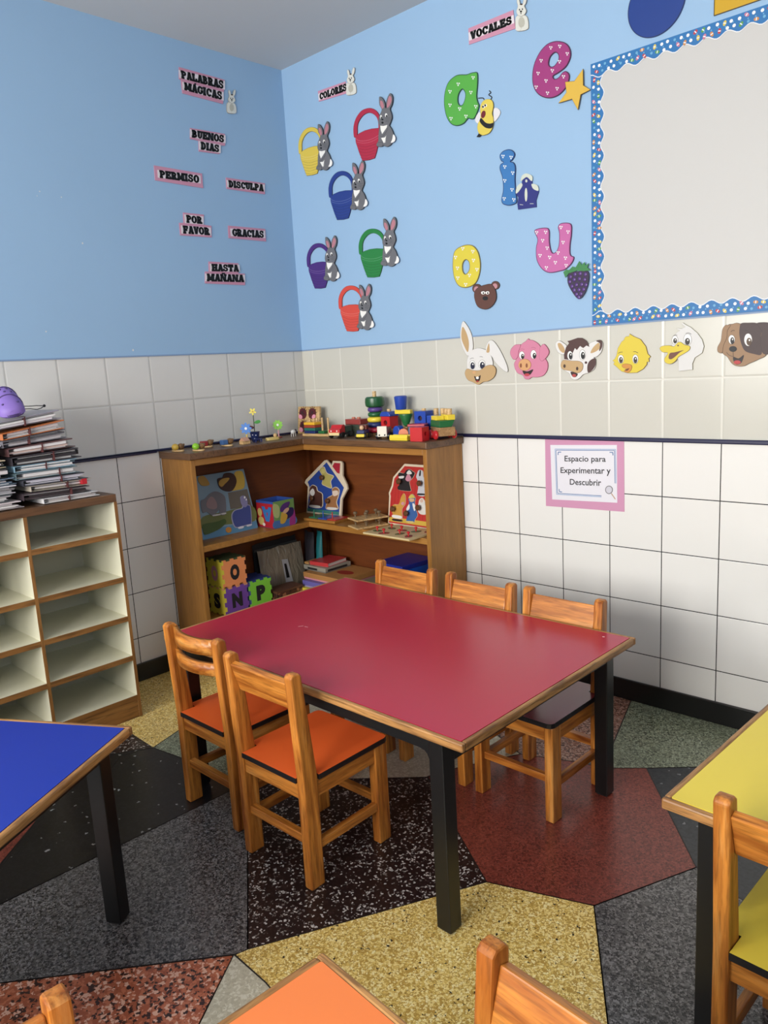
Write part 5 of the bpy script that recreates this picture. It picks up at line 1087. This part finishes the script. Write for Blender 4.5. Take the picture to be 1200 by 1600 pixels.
# safari board leaning on the back
ax = Vector((0, 1, 0)); ay = Vector((-.075, 0, .28))
s = Cut('safari_puzzle', 'large safari animal picture board leaning at the left of the upper shelf', 'puzzle', ((.118, -.45, UZ+.001), ax, ay), None, (300, 720, 10.0))
def sheet(s, w0, w1, h, th, m): return MB().box(w0, 0, -th, w1, h, 0).build('board', m, s.t, bevel=.003)
sheet(s, -.305, 0, .285, .008, mat('pale blue puzzle board', (126, 152, 168), .4))
P = lambda nm, items, ms, parent=None: s.part(nm, items, ms, parent)
P('scenery', [('poly', [(175, 1240), (1030, 1050), (1005, 940), (170, 1090)], .0002, .0006, 0), ('sm', [(160, 880), (540, 790), (930, 700), (980, 940), (500, 1000), (180, 1080)], .0004, .0008, 1), ('poly', [(560, 500), (860, 440), (930, 700), (600, 760)], .0003, .0007, 2)], [c(96, 150, 186), c(120, 128, 70), c(120, 112, 100)])
P('lion_piece', [('sm', [(390, 300), (420, 270), (470, 260), (500, 200), (590, 190), (660, 230), (690, 320), (660, 420), (600, 480), (500, 470), (420, 410)], .001, .004, 0)], c(70, 44, 36))
P('lion_face', [('sm', [(420, 320), (480, 280), (570, 270), (560, 310), (500, 370), (460, 410), (415, 380)], .004, .005, 0)], c(212, 166, 74))
P('lion_body', [('sm', [(590, 470), (680, 380), (660, 190), (760, 160), (800, 220), (820, 330), (800, 430), (700, 460)], .0008, .003, 0)], c(222, 184, 80))
P('elephant_piece', [('sm', [(130, 640), (200, 590), (280, 510), (370, 480), (480, 530), (520, 620), (520, 830), (430, 840), (420, 770), (320, 860), (230, 800), (160, 810)], .001, .004, 0)], c(128, 126, 132)); P('elephant_ear', [('sm', [(230, 620), (300, 560), (370, 640), (380, 740), (300, 760), (220, 720)], .004, .005, 0)], c(168, 140, 140))
P('giraffe_piece', [('sm', [(95, 260), (180, 240), (265, 350), (240, 390), (150, 390), (100, 330)], .001, .004, 0)], c(200, 158, 76))
P('crocodile_piece', [('sm', [(170, 1000), (350, 960), (420, 940), (500, 910), (530, 960), (480, 1020), (400, 1080), (240, 1150), (180, 1140)], .001, .004, 0)], c(74, 100, 44))
P('hippo_piece', [('out', [(610, 860), (660, 770), (780, 730), (760, 640), (750, 570), (800, 545), (840, 600), (860, 680), (910, 720), (925, 990), (860, 1010), (700, 1050), (640, 1000)], .001, .004, 0, 1, .004, True)], [c(70, 84, 150), c(182, 178, 200)])
P('hippo_head', [('sm', [(748, 640), (752, 575), (800, 545), (848, 590), (858, 690), (820, 730), (775, 700)], .0046, .0056, 0)], c(150, 146, 186)); P('hippo_eye', [('sm', ell(812, 575, 12, 18, 10), .0056, .006, 0), ('sm', ell(838, 610, 9, 14, 10), .0056, .006, 0)], WHT); P('hippo_feet', [('sm', [(715, 1040), (790, 1020), (795, 1050), (725, 1066)], .0046, .005, 0), ('sm', [(850, 1005), (920, 990), (922, 1012), (855, 1030)], .0046, .005, 0)], c(222, 220, 226))
P('elephant_feet', [('sm', [(320, 850), (430, 830), (432, 850), (325, 868)], .0042, .0048, 0), ('sm', [(450, 825), (520, 812), (520, 832), (455, 842)], .0042, .0048, 0)], c(216, 212, 206))
P('star_piece', [('sm', ell(568, 1080, 45, 45, 10), .001, .003, 0)], c(214, 146, 60))
# picture cube
t = thing('picture_cube', 'red and blue cardboard picture cube with a letter A side', 'toy', (.09, -.43, UZ), (0, 0, 0))
MB().box(0, 0, 0, .126, .126, .003).box(0, 0, .003, .126, .004, .126).box(0, .122, .003, .126, .126, .126).box(0, .004, .003, .004, .122, .126).box(.122, .004, .003, .126, .122, .126).build('box', mat('blue card', (48, 82, 160), .5), t)
T_ = Matrix.Rotation(R(90), 4, 'X')
MB().prism([(.001, .001), (.125, .001), (.125, .115), (.001, .115)], .0, .0008, 0, T=T_).build('red_side', c(200, 34, 50), t)
MB().prism([(.04, .1), (.064, .1), (.068, .088), (.088, .088), (.092, .1), (.116, .1), (.092, .03), (.066, .03)], .0008, .0016, 0, holes=[[(.074, .072), (.084, .072), (.08, .046)]], T=T_).build('letter_picture', c(58, 130, 204), t)
MB().prism(ell(.03, .03, .022, .02), .0008, .0016, 0, T=T_).prism(ell(.024, .07, .016, .02), .0008, .0016, 0, T=T_).prism(ell(.05, .014, .01, .008), .0016, .002, 1, T=T_).build('chick_picture', [c(230, 204, 120), c(240, 230, 220)], t)
T2 = Matrix.Translation((.126, 0, 0)) @ Matrix(((0, 0, 1, 0), (1, 0, 0, 0), (0, 1, 0, 0), (0, 0, 0, 1)))
MB().prism([(.001, .001), (.125, .001), (.125, .125), (.001, .125)], 0, .0006, 0, T=T2).prism(smooth([(.001, .001), (.125, .001), (.125, .04), (.07, .03), (.001, .035)]), .0006, .001, 1, T=T2).prism(smooth([(.09, .002), (.124, .002), (.124, .07), (.1, .05)]), .001, .0014, 2, T=T2).prism(smooth([(.0, .06), (.03, .05), (.035, .1), (.002, .115)]), .0006, .001, 3, T=T2).build('picture_side', [c(120, 160, 88), c(76, 122, 184), c(170, 56, 140), c(190, 200, 130)], t)
MB().prism(smooth([(.05, .03), (.11, .045), (.118, .08), (.08, .084), (.06, .07)]), .0014, .0018, 0, T=T2).prism(smooth([(.035, .02), (.06, .018), (.08, .05), (.05, .07), (.04, .05)]), .0018, .0022, 1, T=T2).prism(smooth([(.045, .072), (.08, .08), (.1, .112), (.06, .108), (.04, .088)]), .0018, .0022, 2, T=T2).prism(ell(.074, .074, .02, .01, 14, 25), .0022, .0026, 3, T=T2).build('figure_picture', [c(40, 26, 88), c(222, 176, 70), c(88, 48, 124), c(226, 180, 150)], t)
# red ball behind the cube
o = MB().ball((0, 0, .035), .035, 0, seg=20).build('red_ball', mat('dark red ball', (130, 24, 40), .4), None, (.06, -.225, UZ), smooth=True); tag(o, 'dark red ball behind the picture cube on the upper shelf', 'ball')

# blue house puzzle
K4 = (450, 700, 4.1379)
s = Cut('house_puzzle', 'blue house-shaped knob puzzle leaning in the corner of the upper shelf', 'puzzle', ((.03, -.088, UZ+.001), (1, -.02, 0), (0, .055, .28)), None, K4)
CRM = mat('pale puzzle edge', (222, 206, 180), .45)
out = [(120, 418), (342, 444), (348, 330), (384, 262), (380, 235), (352, 175), (352, 95), (345, 84), (290, 82), (282, 110), (252, 76), (235, 80), (115, 205), (108, 225), (128, 250)]
P = lambda nm, items, ms, parent=None: s.part(nm, items, ms, parent)
P('board', [('poly', out, -.009, 0, 0)], CRM)
P('blue_wall', [('poly', [(128, 405), (330, 430), (338, 325), (362, 255), (352, 240), (250, 92), (128, 220), (140, 250)], .0002, .001, 0)], c(42, 78, 166)); P('chimney', [('poly', [(300, 95), (338, 97), (334, 165), (318, 160), (288, 118)], .0002, .001, 0)], c(190, 42, 62))
P('grass', [('poly', [(126, 388), (330, 412), (330, 432), (126, 408)], .001, .0014, 0)], c(70, 140, 130))
def knobpiece(nm, outline, rgb, kx, ky, feats=()):
    a = P(nm, [('sm', outline, .001, .0022, 1), ('poly', inset([tuple(q) for q in smooth(outline)], 4 if True else 0), .0022, .0045, 0)], [c(*rgb), CRM])
    for pts, r_ in feats: s.part('marking', [('sm', pts, .0045, .0053, 0)], c(*r_), a)
    p = s.loc([(kx, ky)])[0]; MB().lathe([(.004, 0), (.005, .008), (.012, .012), (.0135, .018), (.009, .0235), (.002, .0245)], 16, 0, (p.x, p.y, .0045)).build('knob', mat('brown knob', (98, 62, 36), .35), a, smooth=True)
knobpiece('bird_piece', [(205, 140), (235, 120), (255, 160), (298, 180), (280, 215), (285, 260), (240, 245), (220, 230), (228, 190)], (206, 192, 110), 236, 192, [([(222, 135), (244, 140), (240, 162), (222, 160)], (226, 214, 130))])
knobpiece('dog_piece', [(138, 270), (160, 238), (188, 250), (195, 275), (222, 290), (228, 320), (220, 385), (140, 378), (145, 330)], (92, 54, 44), 172, 325, [([(146, 286), (165, 262), (178, 290), (162, 312)], (230, 226, 220)), ([(150, 368), (210, 374), (206, 386), (150, 382)], (232, 228, 222))])
knobpiece('cat_piece', [(258, 320), (290, 300), (286, 265), (312, 250), (335, 270), (330, 310), (318, 350), (325, 395), (250, 395), (252, 350)], (176, 120, 76), 272, 342, [([(292, 280), (325, 275), (328, 300), (300, 310)], (236, 214, 196)), ([(262, 382), (318, 386), (316, 396), (262, 394)], (232, 226, 220))])
# colour strip tray
t = thing('colour_strip_tray', 'flat wooden tray with green, blue and red strips in front of the house puzzle', 'toy', (.285, -.16, UZ), (0, 0, R(3)))
MB().box(-.105, -.06, 0, .105, .06, .012).build('tray', M['shelf_x'], t, bevel=.002)
for k, m in enumerate((paintd(44, 120, 84), paintd(44, 84, 176), paintd(190, 50, 50))):
    MB().box(-.082+.062*k, -.045, .0122, -.026+.062*k, .045, .016).build('colour_strip', m, t); cyl(MB(), -.055+.062*k, -.035, .016, .05, .0025).build('peg', m, t, smooth=True)
# two stacked knob boards
def knob_board(loc, rz, label):
    t = thing('knob_board', label, 'puzzle', loc, (0, 0, rz), 'stacked knob boards'); MB().box(0, 0, 0, .1, .16, .007).build('board', TW, t, bevel=.001)
    for x, y in ((.022, .03), (.03, .085), (.07, .06), (.025, .135), (.075, .125)): MB().lathe([(.004, 0), (.004, .012), (.009, .015), (.0105, .02), (.007, .026), (.001, .027)], 14, 0, (x, y, .007)).build('knob', mat('dull knob', (112, 92, 68), .4), t, smooth=True)
    return t
knob_board((.493, -.224, UZ), R(-18), 'flat board with knobs lying at the bottom beside the barn puzzle')
knob_board((.488, -.218, UZ+.0345), R(-18), 'flat board with knobs stacked on the other knob board beside the barn puzzle')
# red barn puzzle
K8 = (595, 715, 11.85)
s = Cut('barn_puzzle', 'red barn-shaped knob puzzle leaning at the right end of the upper shelf', 'puzzle', ((.607, -.084, UZ+.001), (1, -.03, 0), (0, .055, .28)), None, K8)
pl_ = s.loc([(135, 1240), (155, 720), (148, 650), (200, 520), (230, 360), (440, 112)]); wd = .325
sym = pl_ + [Vector((wd-p.x, p.y)) for p in pl_[::-1]]
MB().prism(sym, -.009, 0).build('board', CRM, s.t)
MB().prism(inset(sym, .011), .0002, .001).build('red_wall', c(206, 50, 46), s.t); MB().box(.013, .012, .001, wd-.013, .032, .0014).build('straw_ground', c(226, 186, 70), s.t)
mb = MB()
for k in range(1, 16): mb.box(.02*k, .033, .001, .02*k+.0012, .16 if k in (1, 15) else .2, .0013)
mb.build('plank_lines', c(160, 32, 32), s.t)['kind'] = 'stuff'
def cowish(): pass
knobpiece('cow_piece', [(345, 600), (320, 540), (350, 500), (320, 440), (340, 370), (330, 320), (350, 275), (440, 285), (480, 230), (540, 210), (600, 250), (640, 280), (620, 340), (580, 400), (540, 450), (560, 560), (555, 620)], (36, 30, 32), 385, 445, [([(470, 400), (520, 300), (580, 380), (530, 440)], (222, 150, 170)), ([(490, 290), (540, 230), (590, 290), (540, 310)], (232, 228, 222)), ([(350, 350), (440, 340), (430, 380), (360, 385)], (232, 228, 222))])
knobpiece('horse_piece', [(690, 690), (700, 560), (690, 420), (665, 350), (700, 240), (745, 225), (790, 250), (800, 350), (830, 420), (835, 690)], (206, 206, 212), 765, 475, [([(700, 660), (830, 665), (830, 690), (700, 690)], (30, 28, 30)), ([(722, 330), (735, 240), (755, 240), (750, 330)], (40, 38, 42))])
knobpiece('foal_piece', [(240, 1160), (230, 1050), (210, 980), (240, 870), (340, 860), (380, 740), (430, 660), (465, 720), (460, 860), (400, 960), (400, 1180)], (222, 164, 70), 272, 950, [([(390, 860), (410, 820), (450, 830), (430, 880)], (226, 160, 170)), ([(235, 1130), (395, 1150), (398, 1182), (240, 1165)], (30, 28, 30)), ([(235, 1060), (390, 1080), (390, 1130), (240, 1110)], (236, 232, 224))])
knobpiece('farmer_piece', [(485, 1190), (500, 1060), (480, 950), (530, 840), (520, 760), (560, 690), (600, 675), (650, 740), (640, 830), (660, 950), (690, 1060), (640, 1150), (620, 1205)], (60, 104, 172), 520, 1030, [([(530, 750), (560, 690), (600, 680), (650, 740), (600, 745)], (226, 206, 96)), ([(545, 760), (630, 760), (625, 810), (560, 815)], (228, 182, 140)), ([(490, 940), (540, 860), (545, 940), (505, 980)], (236, 234, 230)), ([(600, 850), (640, 860), (660, 950), (630, 980)], (236, 234, 230)), ([(490, 1170), (620, 1180), (615, 1205), (490, 1195)], (226, 200, 120))])
knobpiece('sheep_piece', [(735, 1040), (690, 960), (700, 890), (720, 780), (770, 740), (820, 790), (840, 880), (850, 1040)], (226, 222, 214), 740, 925, [([(740, 790), (775, 760), (800, 800), (765, 830)], (232, 196, 176))])
# peg picture board lying at the shelf front
t = thing('peg_picture_board', 'pale picture board with little red pegs lying flat, jutting out over the shelf edge', 'puzzle', (.668, -.3, UZ), (0, 0, R(-1)))
MB().box(0, 0, 0, .275, .19, .008).build('board', mat('pale picture board', (208, 186, 140), .5), t, bevel=.001)
random.seed(3)
for k, (x, y) in enumerate(((.04, .05), (.1, .03), (.17, .055), (.235, .04), (.06, .12), (.13, .11), (.2, .125), (.25, .15))):
    MB().prism(smooth(ell(x, y, .024, .016, 8, k*40)), .0081, .0095).build('picture_piece', c(*((150, 60, 56) if k % 2 else (104, 112, 70))), t); MB().lathe([(.003, 0), (.003, .01), (.007, .013), (.007, .018), (.001, .021)], 12, 0, (x, y, .0095)).build('peg', RED, t, smooth=True)

# ================================================================ lower shelf
LZ = 0.2354; CS = 0.128
def foam_cube(loc, front, side, top, fl, sl, label, fc=(30, 24, 26), sc_=(30, 24, 26)):
    t = thing('foam_cube', label, 'toy cube', loc, (0, 0, 0), 'foam letter cubes')
    h = CS/2; th = .009
    def face(nm, rgb, T_, ch, chc, rim):
        a = h-.0005; n = 6; pts = []
        for q in range(4):       # interlocking teeth along each edge
            d0 = Vector((-a, -a)); 
            for k in range(n):
                x0, x1 = -a+2*a*k/n, -a+2*a*(k+1)/n; o_ = -a if k % 2 else -a+.007
                for x in (x0+.0005, x1-.0005): r_ = R(90*q); pts.append((x*math.cos(r_)-o_*math.sin(r_), x*math.sin(r_)+o_*math.cos(r_)))
        mb = MB().prism(pts, -th, 0, 0, T=T_); f = mb.build(nm, mat('foam %d %d %d' % rgb, rgb, .75), t)
        if ch:
            vs, fs = ttext(ch, 1, .075); w_, h_ = (.05, .072) if ch != 'N' else (.056, .068)
            MB().add([T_ @ Vector(((x-.5)*w_, (y-.5)*h_, .0006)) for x, y in vs], fs).build('letter', mat('foam letter %d' % chc[0], chc, .8), f)
    face('front_panel', front, Matrix.Translation((h, 0, h)) @ Matrix(((0, 0, 1, 0), (1, 0, 0, 0), (0, 1, 0, 0), (0, 0, 0, 1))), fl, fc, top)
    face('side_panel', side, Matrix.Translation((0, -h, h)) @ Matrix.Rotation(R(90), 4, 'X'), sl, sc_, top)
    face('top_panel', top, Matrix.Translation((0, 0, 2*h)), None, None, None)
    MB().box(-h+.0095, -h+.0095, .003, h-.0095, h-.0095, 2*h-.0095).build('inner_block', mat('foam teeth %d' % side[1], tuple(int(q*.8) for q in top), .8), t)
    MB().box(-h, h-.009, .003, h-.01, h, 2*h-.01).box(-h, -h+.01, .003, -h+.009, h-.01, 2*h-.01).build('back_panel', mat('foam back', (90, 90, 150), .8), t)
    return t
foam_cube((.138, -.662, LZ), (112, 66, 150), (214, 200, 64), (214, 150, 110), 'N', 'S', 'purple foam letter cube with an N, under the orange cube')
foam_cube((.138, -.662, LZ+CS+.0005), (232, 142, 86), (214, 200, 64), (60, 74, 40), 'O', 'O', 'orange foam letter cube stacked on the purple cube', (30, 24, 26), (200, 140, 150))
foam_cube((.138, -.529, LZ), (128, 200, 58), (70, 80, 140), (40, 56, 120), 'P', None, 'green foam letter cube with a P on the lower shelf')
# bags
t_ = NT('crinkled plastic', 0.16, 0.6); t_.b.inputs['Base Color'].default_value = (*lin((136, 124, 106)), 1)
tc_ = t_.n('ShaderNodeTexCoord'); mp_ = t_.n('ShaderNodeMapping'); mp_.inputs['Scale'].default_value = (38, 12, 20); t_.l(tc_.outputs['Object'], mp_.inputs[0])
nz_ = t_.n('ShaderNodeTexNoise'); nz_.inputs['Scale'].default_value = 1.0; nz_.inputs['Detail'].default_value = 4; nz_.inputs['Distortion'].default_value = 1.2; t_.l(mp_.outputs[0], nz_.inputs[0])
bp_ = t_.n('ShaderNodeBump'); bp_.inputs['Strength'].default_value = 0.9; bp_.inputs['Distance'].default_value = 0.01; t_.l(nz_.outputs[0], bp_.inputs['Height']); t_.l(bp_.outputs[0], t_.b.inputs['Normal']); crinkle = t_.m
def slabbag(name, label, o_, ax_, ay_, w_, h_, th, m, grp=None):
    s = Cut(name, label, 'bag', (o_, ax_, ay_), None, (0, 0, 1), grp); mb = MB(); n, k_ = 10, 8; random.seed(name)
    g = [[(w_*i/n, h_*j/k_+(0 if j < k_ else random.uniform(-.004, .004)), th*max(0, math.sin(math.pi*i/n)*math.sin(math.pi*j/k_))**.5*(.7+.3*random.random())+.002) for j in range(k_+1)] for i in range(n+1)]
    vs = [p for r_ in g for p in r_] + [(p[0], p[1], -p[2]*.2) for r_ in g for p in r_]; K = (n+1)*(k_+1); ix = lambda i, j: i*(k_+1)+j
    fs = [(ix(i, j), ix(i+1, j), ix(i+1, j+1), ix(i, j+1)) for i in range(n) for j in range(k_)]; fs += [tuple(K+q for q in f[::-1]) for f in fs]
    bd = [ix(i, 0) for i in range(n+1)] + [ix(n, j) for j in range(1, k_+1)] + [ix(i, k_) for i in range(n-1, -1, -1)] + [ix(0, j) for j in range(k_-1, 0, -1)]
    fs += [(a, b, K+b, K+a) for a, b in zip(bd, bd[1:]+bd[:1])]
    mb.add(vs, fs).build('body', m, s.t, smooth=True); return s
s = slabbag('black_bag', 'flat black bag standing behind the grey plastic bag', (.038, -.43, LZ), (0, 1, 0), (-.05, 0, 1), .27, .246, .008, mat('black cloth', (32, 31, 32), .6))
MB().box(.0, .21, .0085, .27, .222, .011).build('zip', mat('dark zip', (60, 60, 58), .5), s.t)
s = slabbag('grey_plastic_bag', 'crinkled grey see-through plastic bag leaning on the black bag', (.098, -.435, LZ+.002), (0, 1, 0), (-.13, 0, 1), .27, .22, .012, crinkle)
MB().add([(.13, .04, .0155), (.175, .035, .0155), (.162, .15, .0158), (.125, .155, .0158)], [(0, 1, 2, 3)]).add([(.138, .06, .0157), (.158, .058, .0157), (.15, .13, .016), (.136, .132, .016)], [(0, 1, 2, 3)], 1).build('paper_label', [mat('grey paper', (170, 168, 170), .6), BLK], s.t)
s = slabbag('dark_patterned_bag', 'dark patterned bag hanging upright in the corner of the lower shelf', (.04, -.12, LZ), (.95, -.2, 0), (0, .05, 1), .095, .262, .016, mat('dark shiny foil', (50, 48, 54), .25))
s = slabbag('teal_bag', 'teal bag standing upright beside the dark patterned bag', (.135, -.115, LZ), (.95, -.25, 0), (0, .04, 1), .05, .27, .02, mat('teal cloth', (24, 112, 118), .5))
# boxes and books in the corner
t = thing('patterned_box', 'low brown patterned box in front of the grey plastic bag', 'box', (.175, -.37, LZ)); MB().box(-.04, -.085, 0, .05, .075, .04).build('body', terrazzo('brown patterned card', (84, 46, 36), [(.3, (150, 100, 70)), (.3, (50, 28, 26))], 60, .5), t, bevel=.002); MB().box(-.041, -.086, .0402, .051, .076, .05).build('lid', mat('brown card', (92, 56, 40), .5), t, bevel=.001)
def book(label, x0, y0, x1, y1, z0, z1, rgb, page=(220, 214, 200), rz=0, box=False, name='book'):
    t = thing(name, label, 'box' if box else 'book', ((x0+x1)/2, (y0+y1)/2, z0), (0, 0, rz), 'books and boxes in the shelf corner'); w_, d_ = (x1-x0)/2, (y1-y0)/2; h_ = z1-z0
    if box: MB().box(-w_+.002, -d_+.002, 0, w_-.002, d_-.002, h_*.9).build('tray', mat('card %d %d %d' % page, page, .55), t); MB().box(-w_, -d_, h_*.25, w_, d_, h_).build('lid', mat('card %d %d %d' % rgb, rgb, .5), t, bevel=.001)
    else: MB().box(-w_, -d_, 0, w_, d_, .0015).box(-w_, -d_, h_-.0015, w_, d_, h_).box(-w_, -d_, .0015, w_, -d_+.0015, h_-.0015).build('cover', mat('cover %d %d %d' % rgb, rgb, .4), t); MB().box(-w_+.003, -d_+.002, .0016, w_-.003, d_-.003, h_-.0016).build('pages', mat('pages %d' % page[0], page, .6), t)
    return t
book('yellow flat box at the bottom of the stack in the lower shelf corner', .195, -.3, .44, -.1, LZ, .2685, (226, 206, 60), (214, 190, 50), 0, True, 'flat_box')
book('purple flat box on the yellow box in the lower shelf corner', .205, -.28, .44, -.09, .269, .2995, (104, 96, 170), (150, 140, 190), 0, True, 'flat_box')
b = book('wide pink-sided flat box with brown top and red print', .185, -.255, .47, -.03, .3, .332, (176, 124, 70), (214, 140, 146), 0, True, 'flat_box')
MB().prism(smooth(ell(.05, -.01, .05, .03, 10)), .0321, .0325).build('red_print', c(170, 52, 40), b)
b = book('grey game box with dark lettering strip in the shelf corner stack', .15, -.22, .31, -.05, .3325, .3565, (150, 146, 134), (120, 116, 108), 0, True, 'flat_box')
MB().box(-.05, -.0856, .006, .02, -.0851, .016).box(.0801, -.07, .006, .0806, .06, .016).build('dark_strip', c(40, 40, 42), b)
book('white and red book on top of the stack in the shelf corner', .175, -.2, .295, -.06, .357, .375, (196, 60, 62), (226, 214, 206), R(6))
book('tan book lying behind the red one on the corner stack', .14, -.205, .172, -.06, .357, .366, (190, 140, 84))
t = thing('blue_box', 'deep blue box on the lower shelf behind the chairs', 'box', (.747, -.125, LZ), (0, 0, R(-4)))
MB().box(-.085, -.1, 0, .085, .1, .185).build('body', mat('bright blue card', (22, 86, 190), .4), t, bevel=.002); MB().box(-.087, -.102, .1855, .087, .102, .205).build('lid', mat('deep blue card', (30, 44, 140), .35), t, bevel=.002)
t = thing('grey_flat_box', 'thin grey green flat box on the lower shelf left of the blue box', 'box', (.56, -.13, LZ)); MB().box(-.08, -.09, 0, .08, .09, .05).build('tray', mat('grey card', (110, 112, 100), .6), t, bevel=.001); MB().box(-.082, -.092, .0505, .082, .092, .07).build('lid', mat('grey green card', (124, 122, 104), .6), t, bevel=.001)
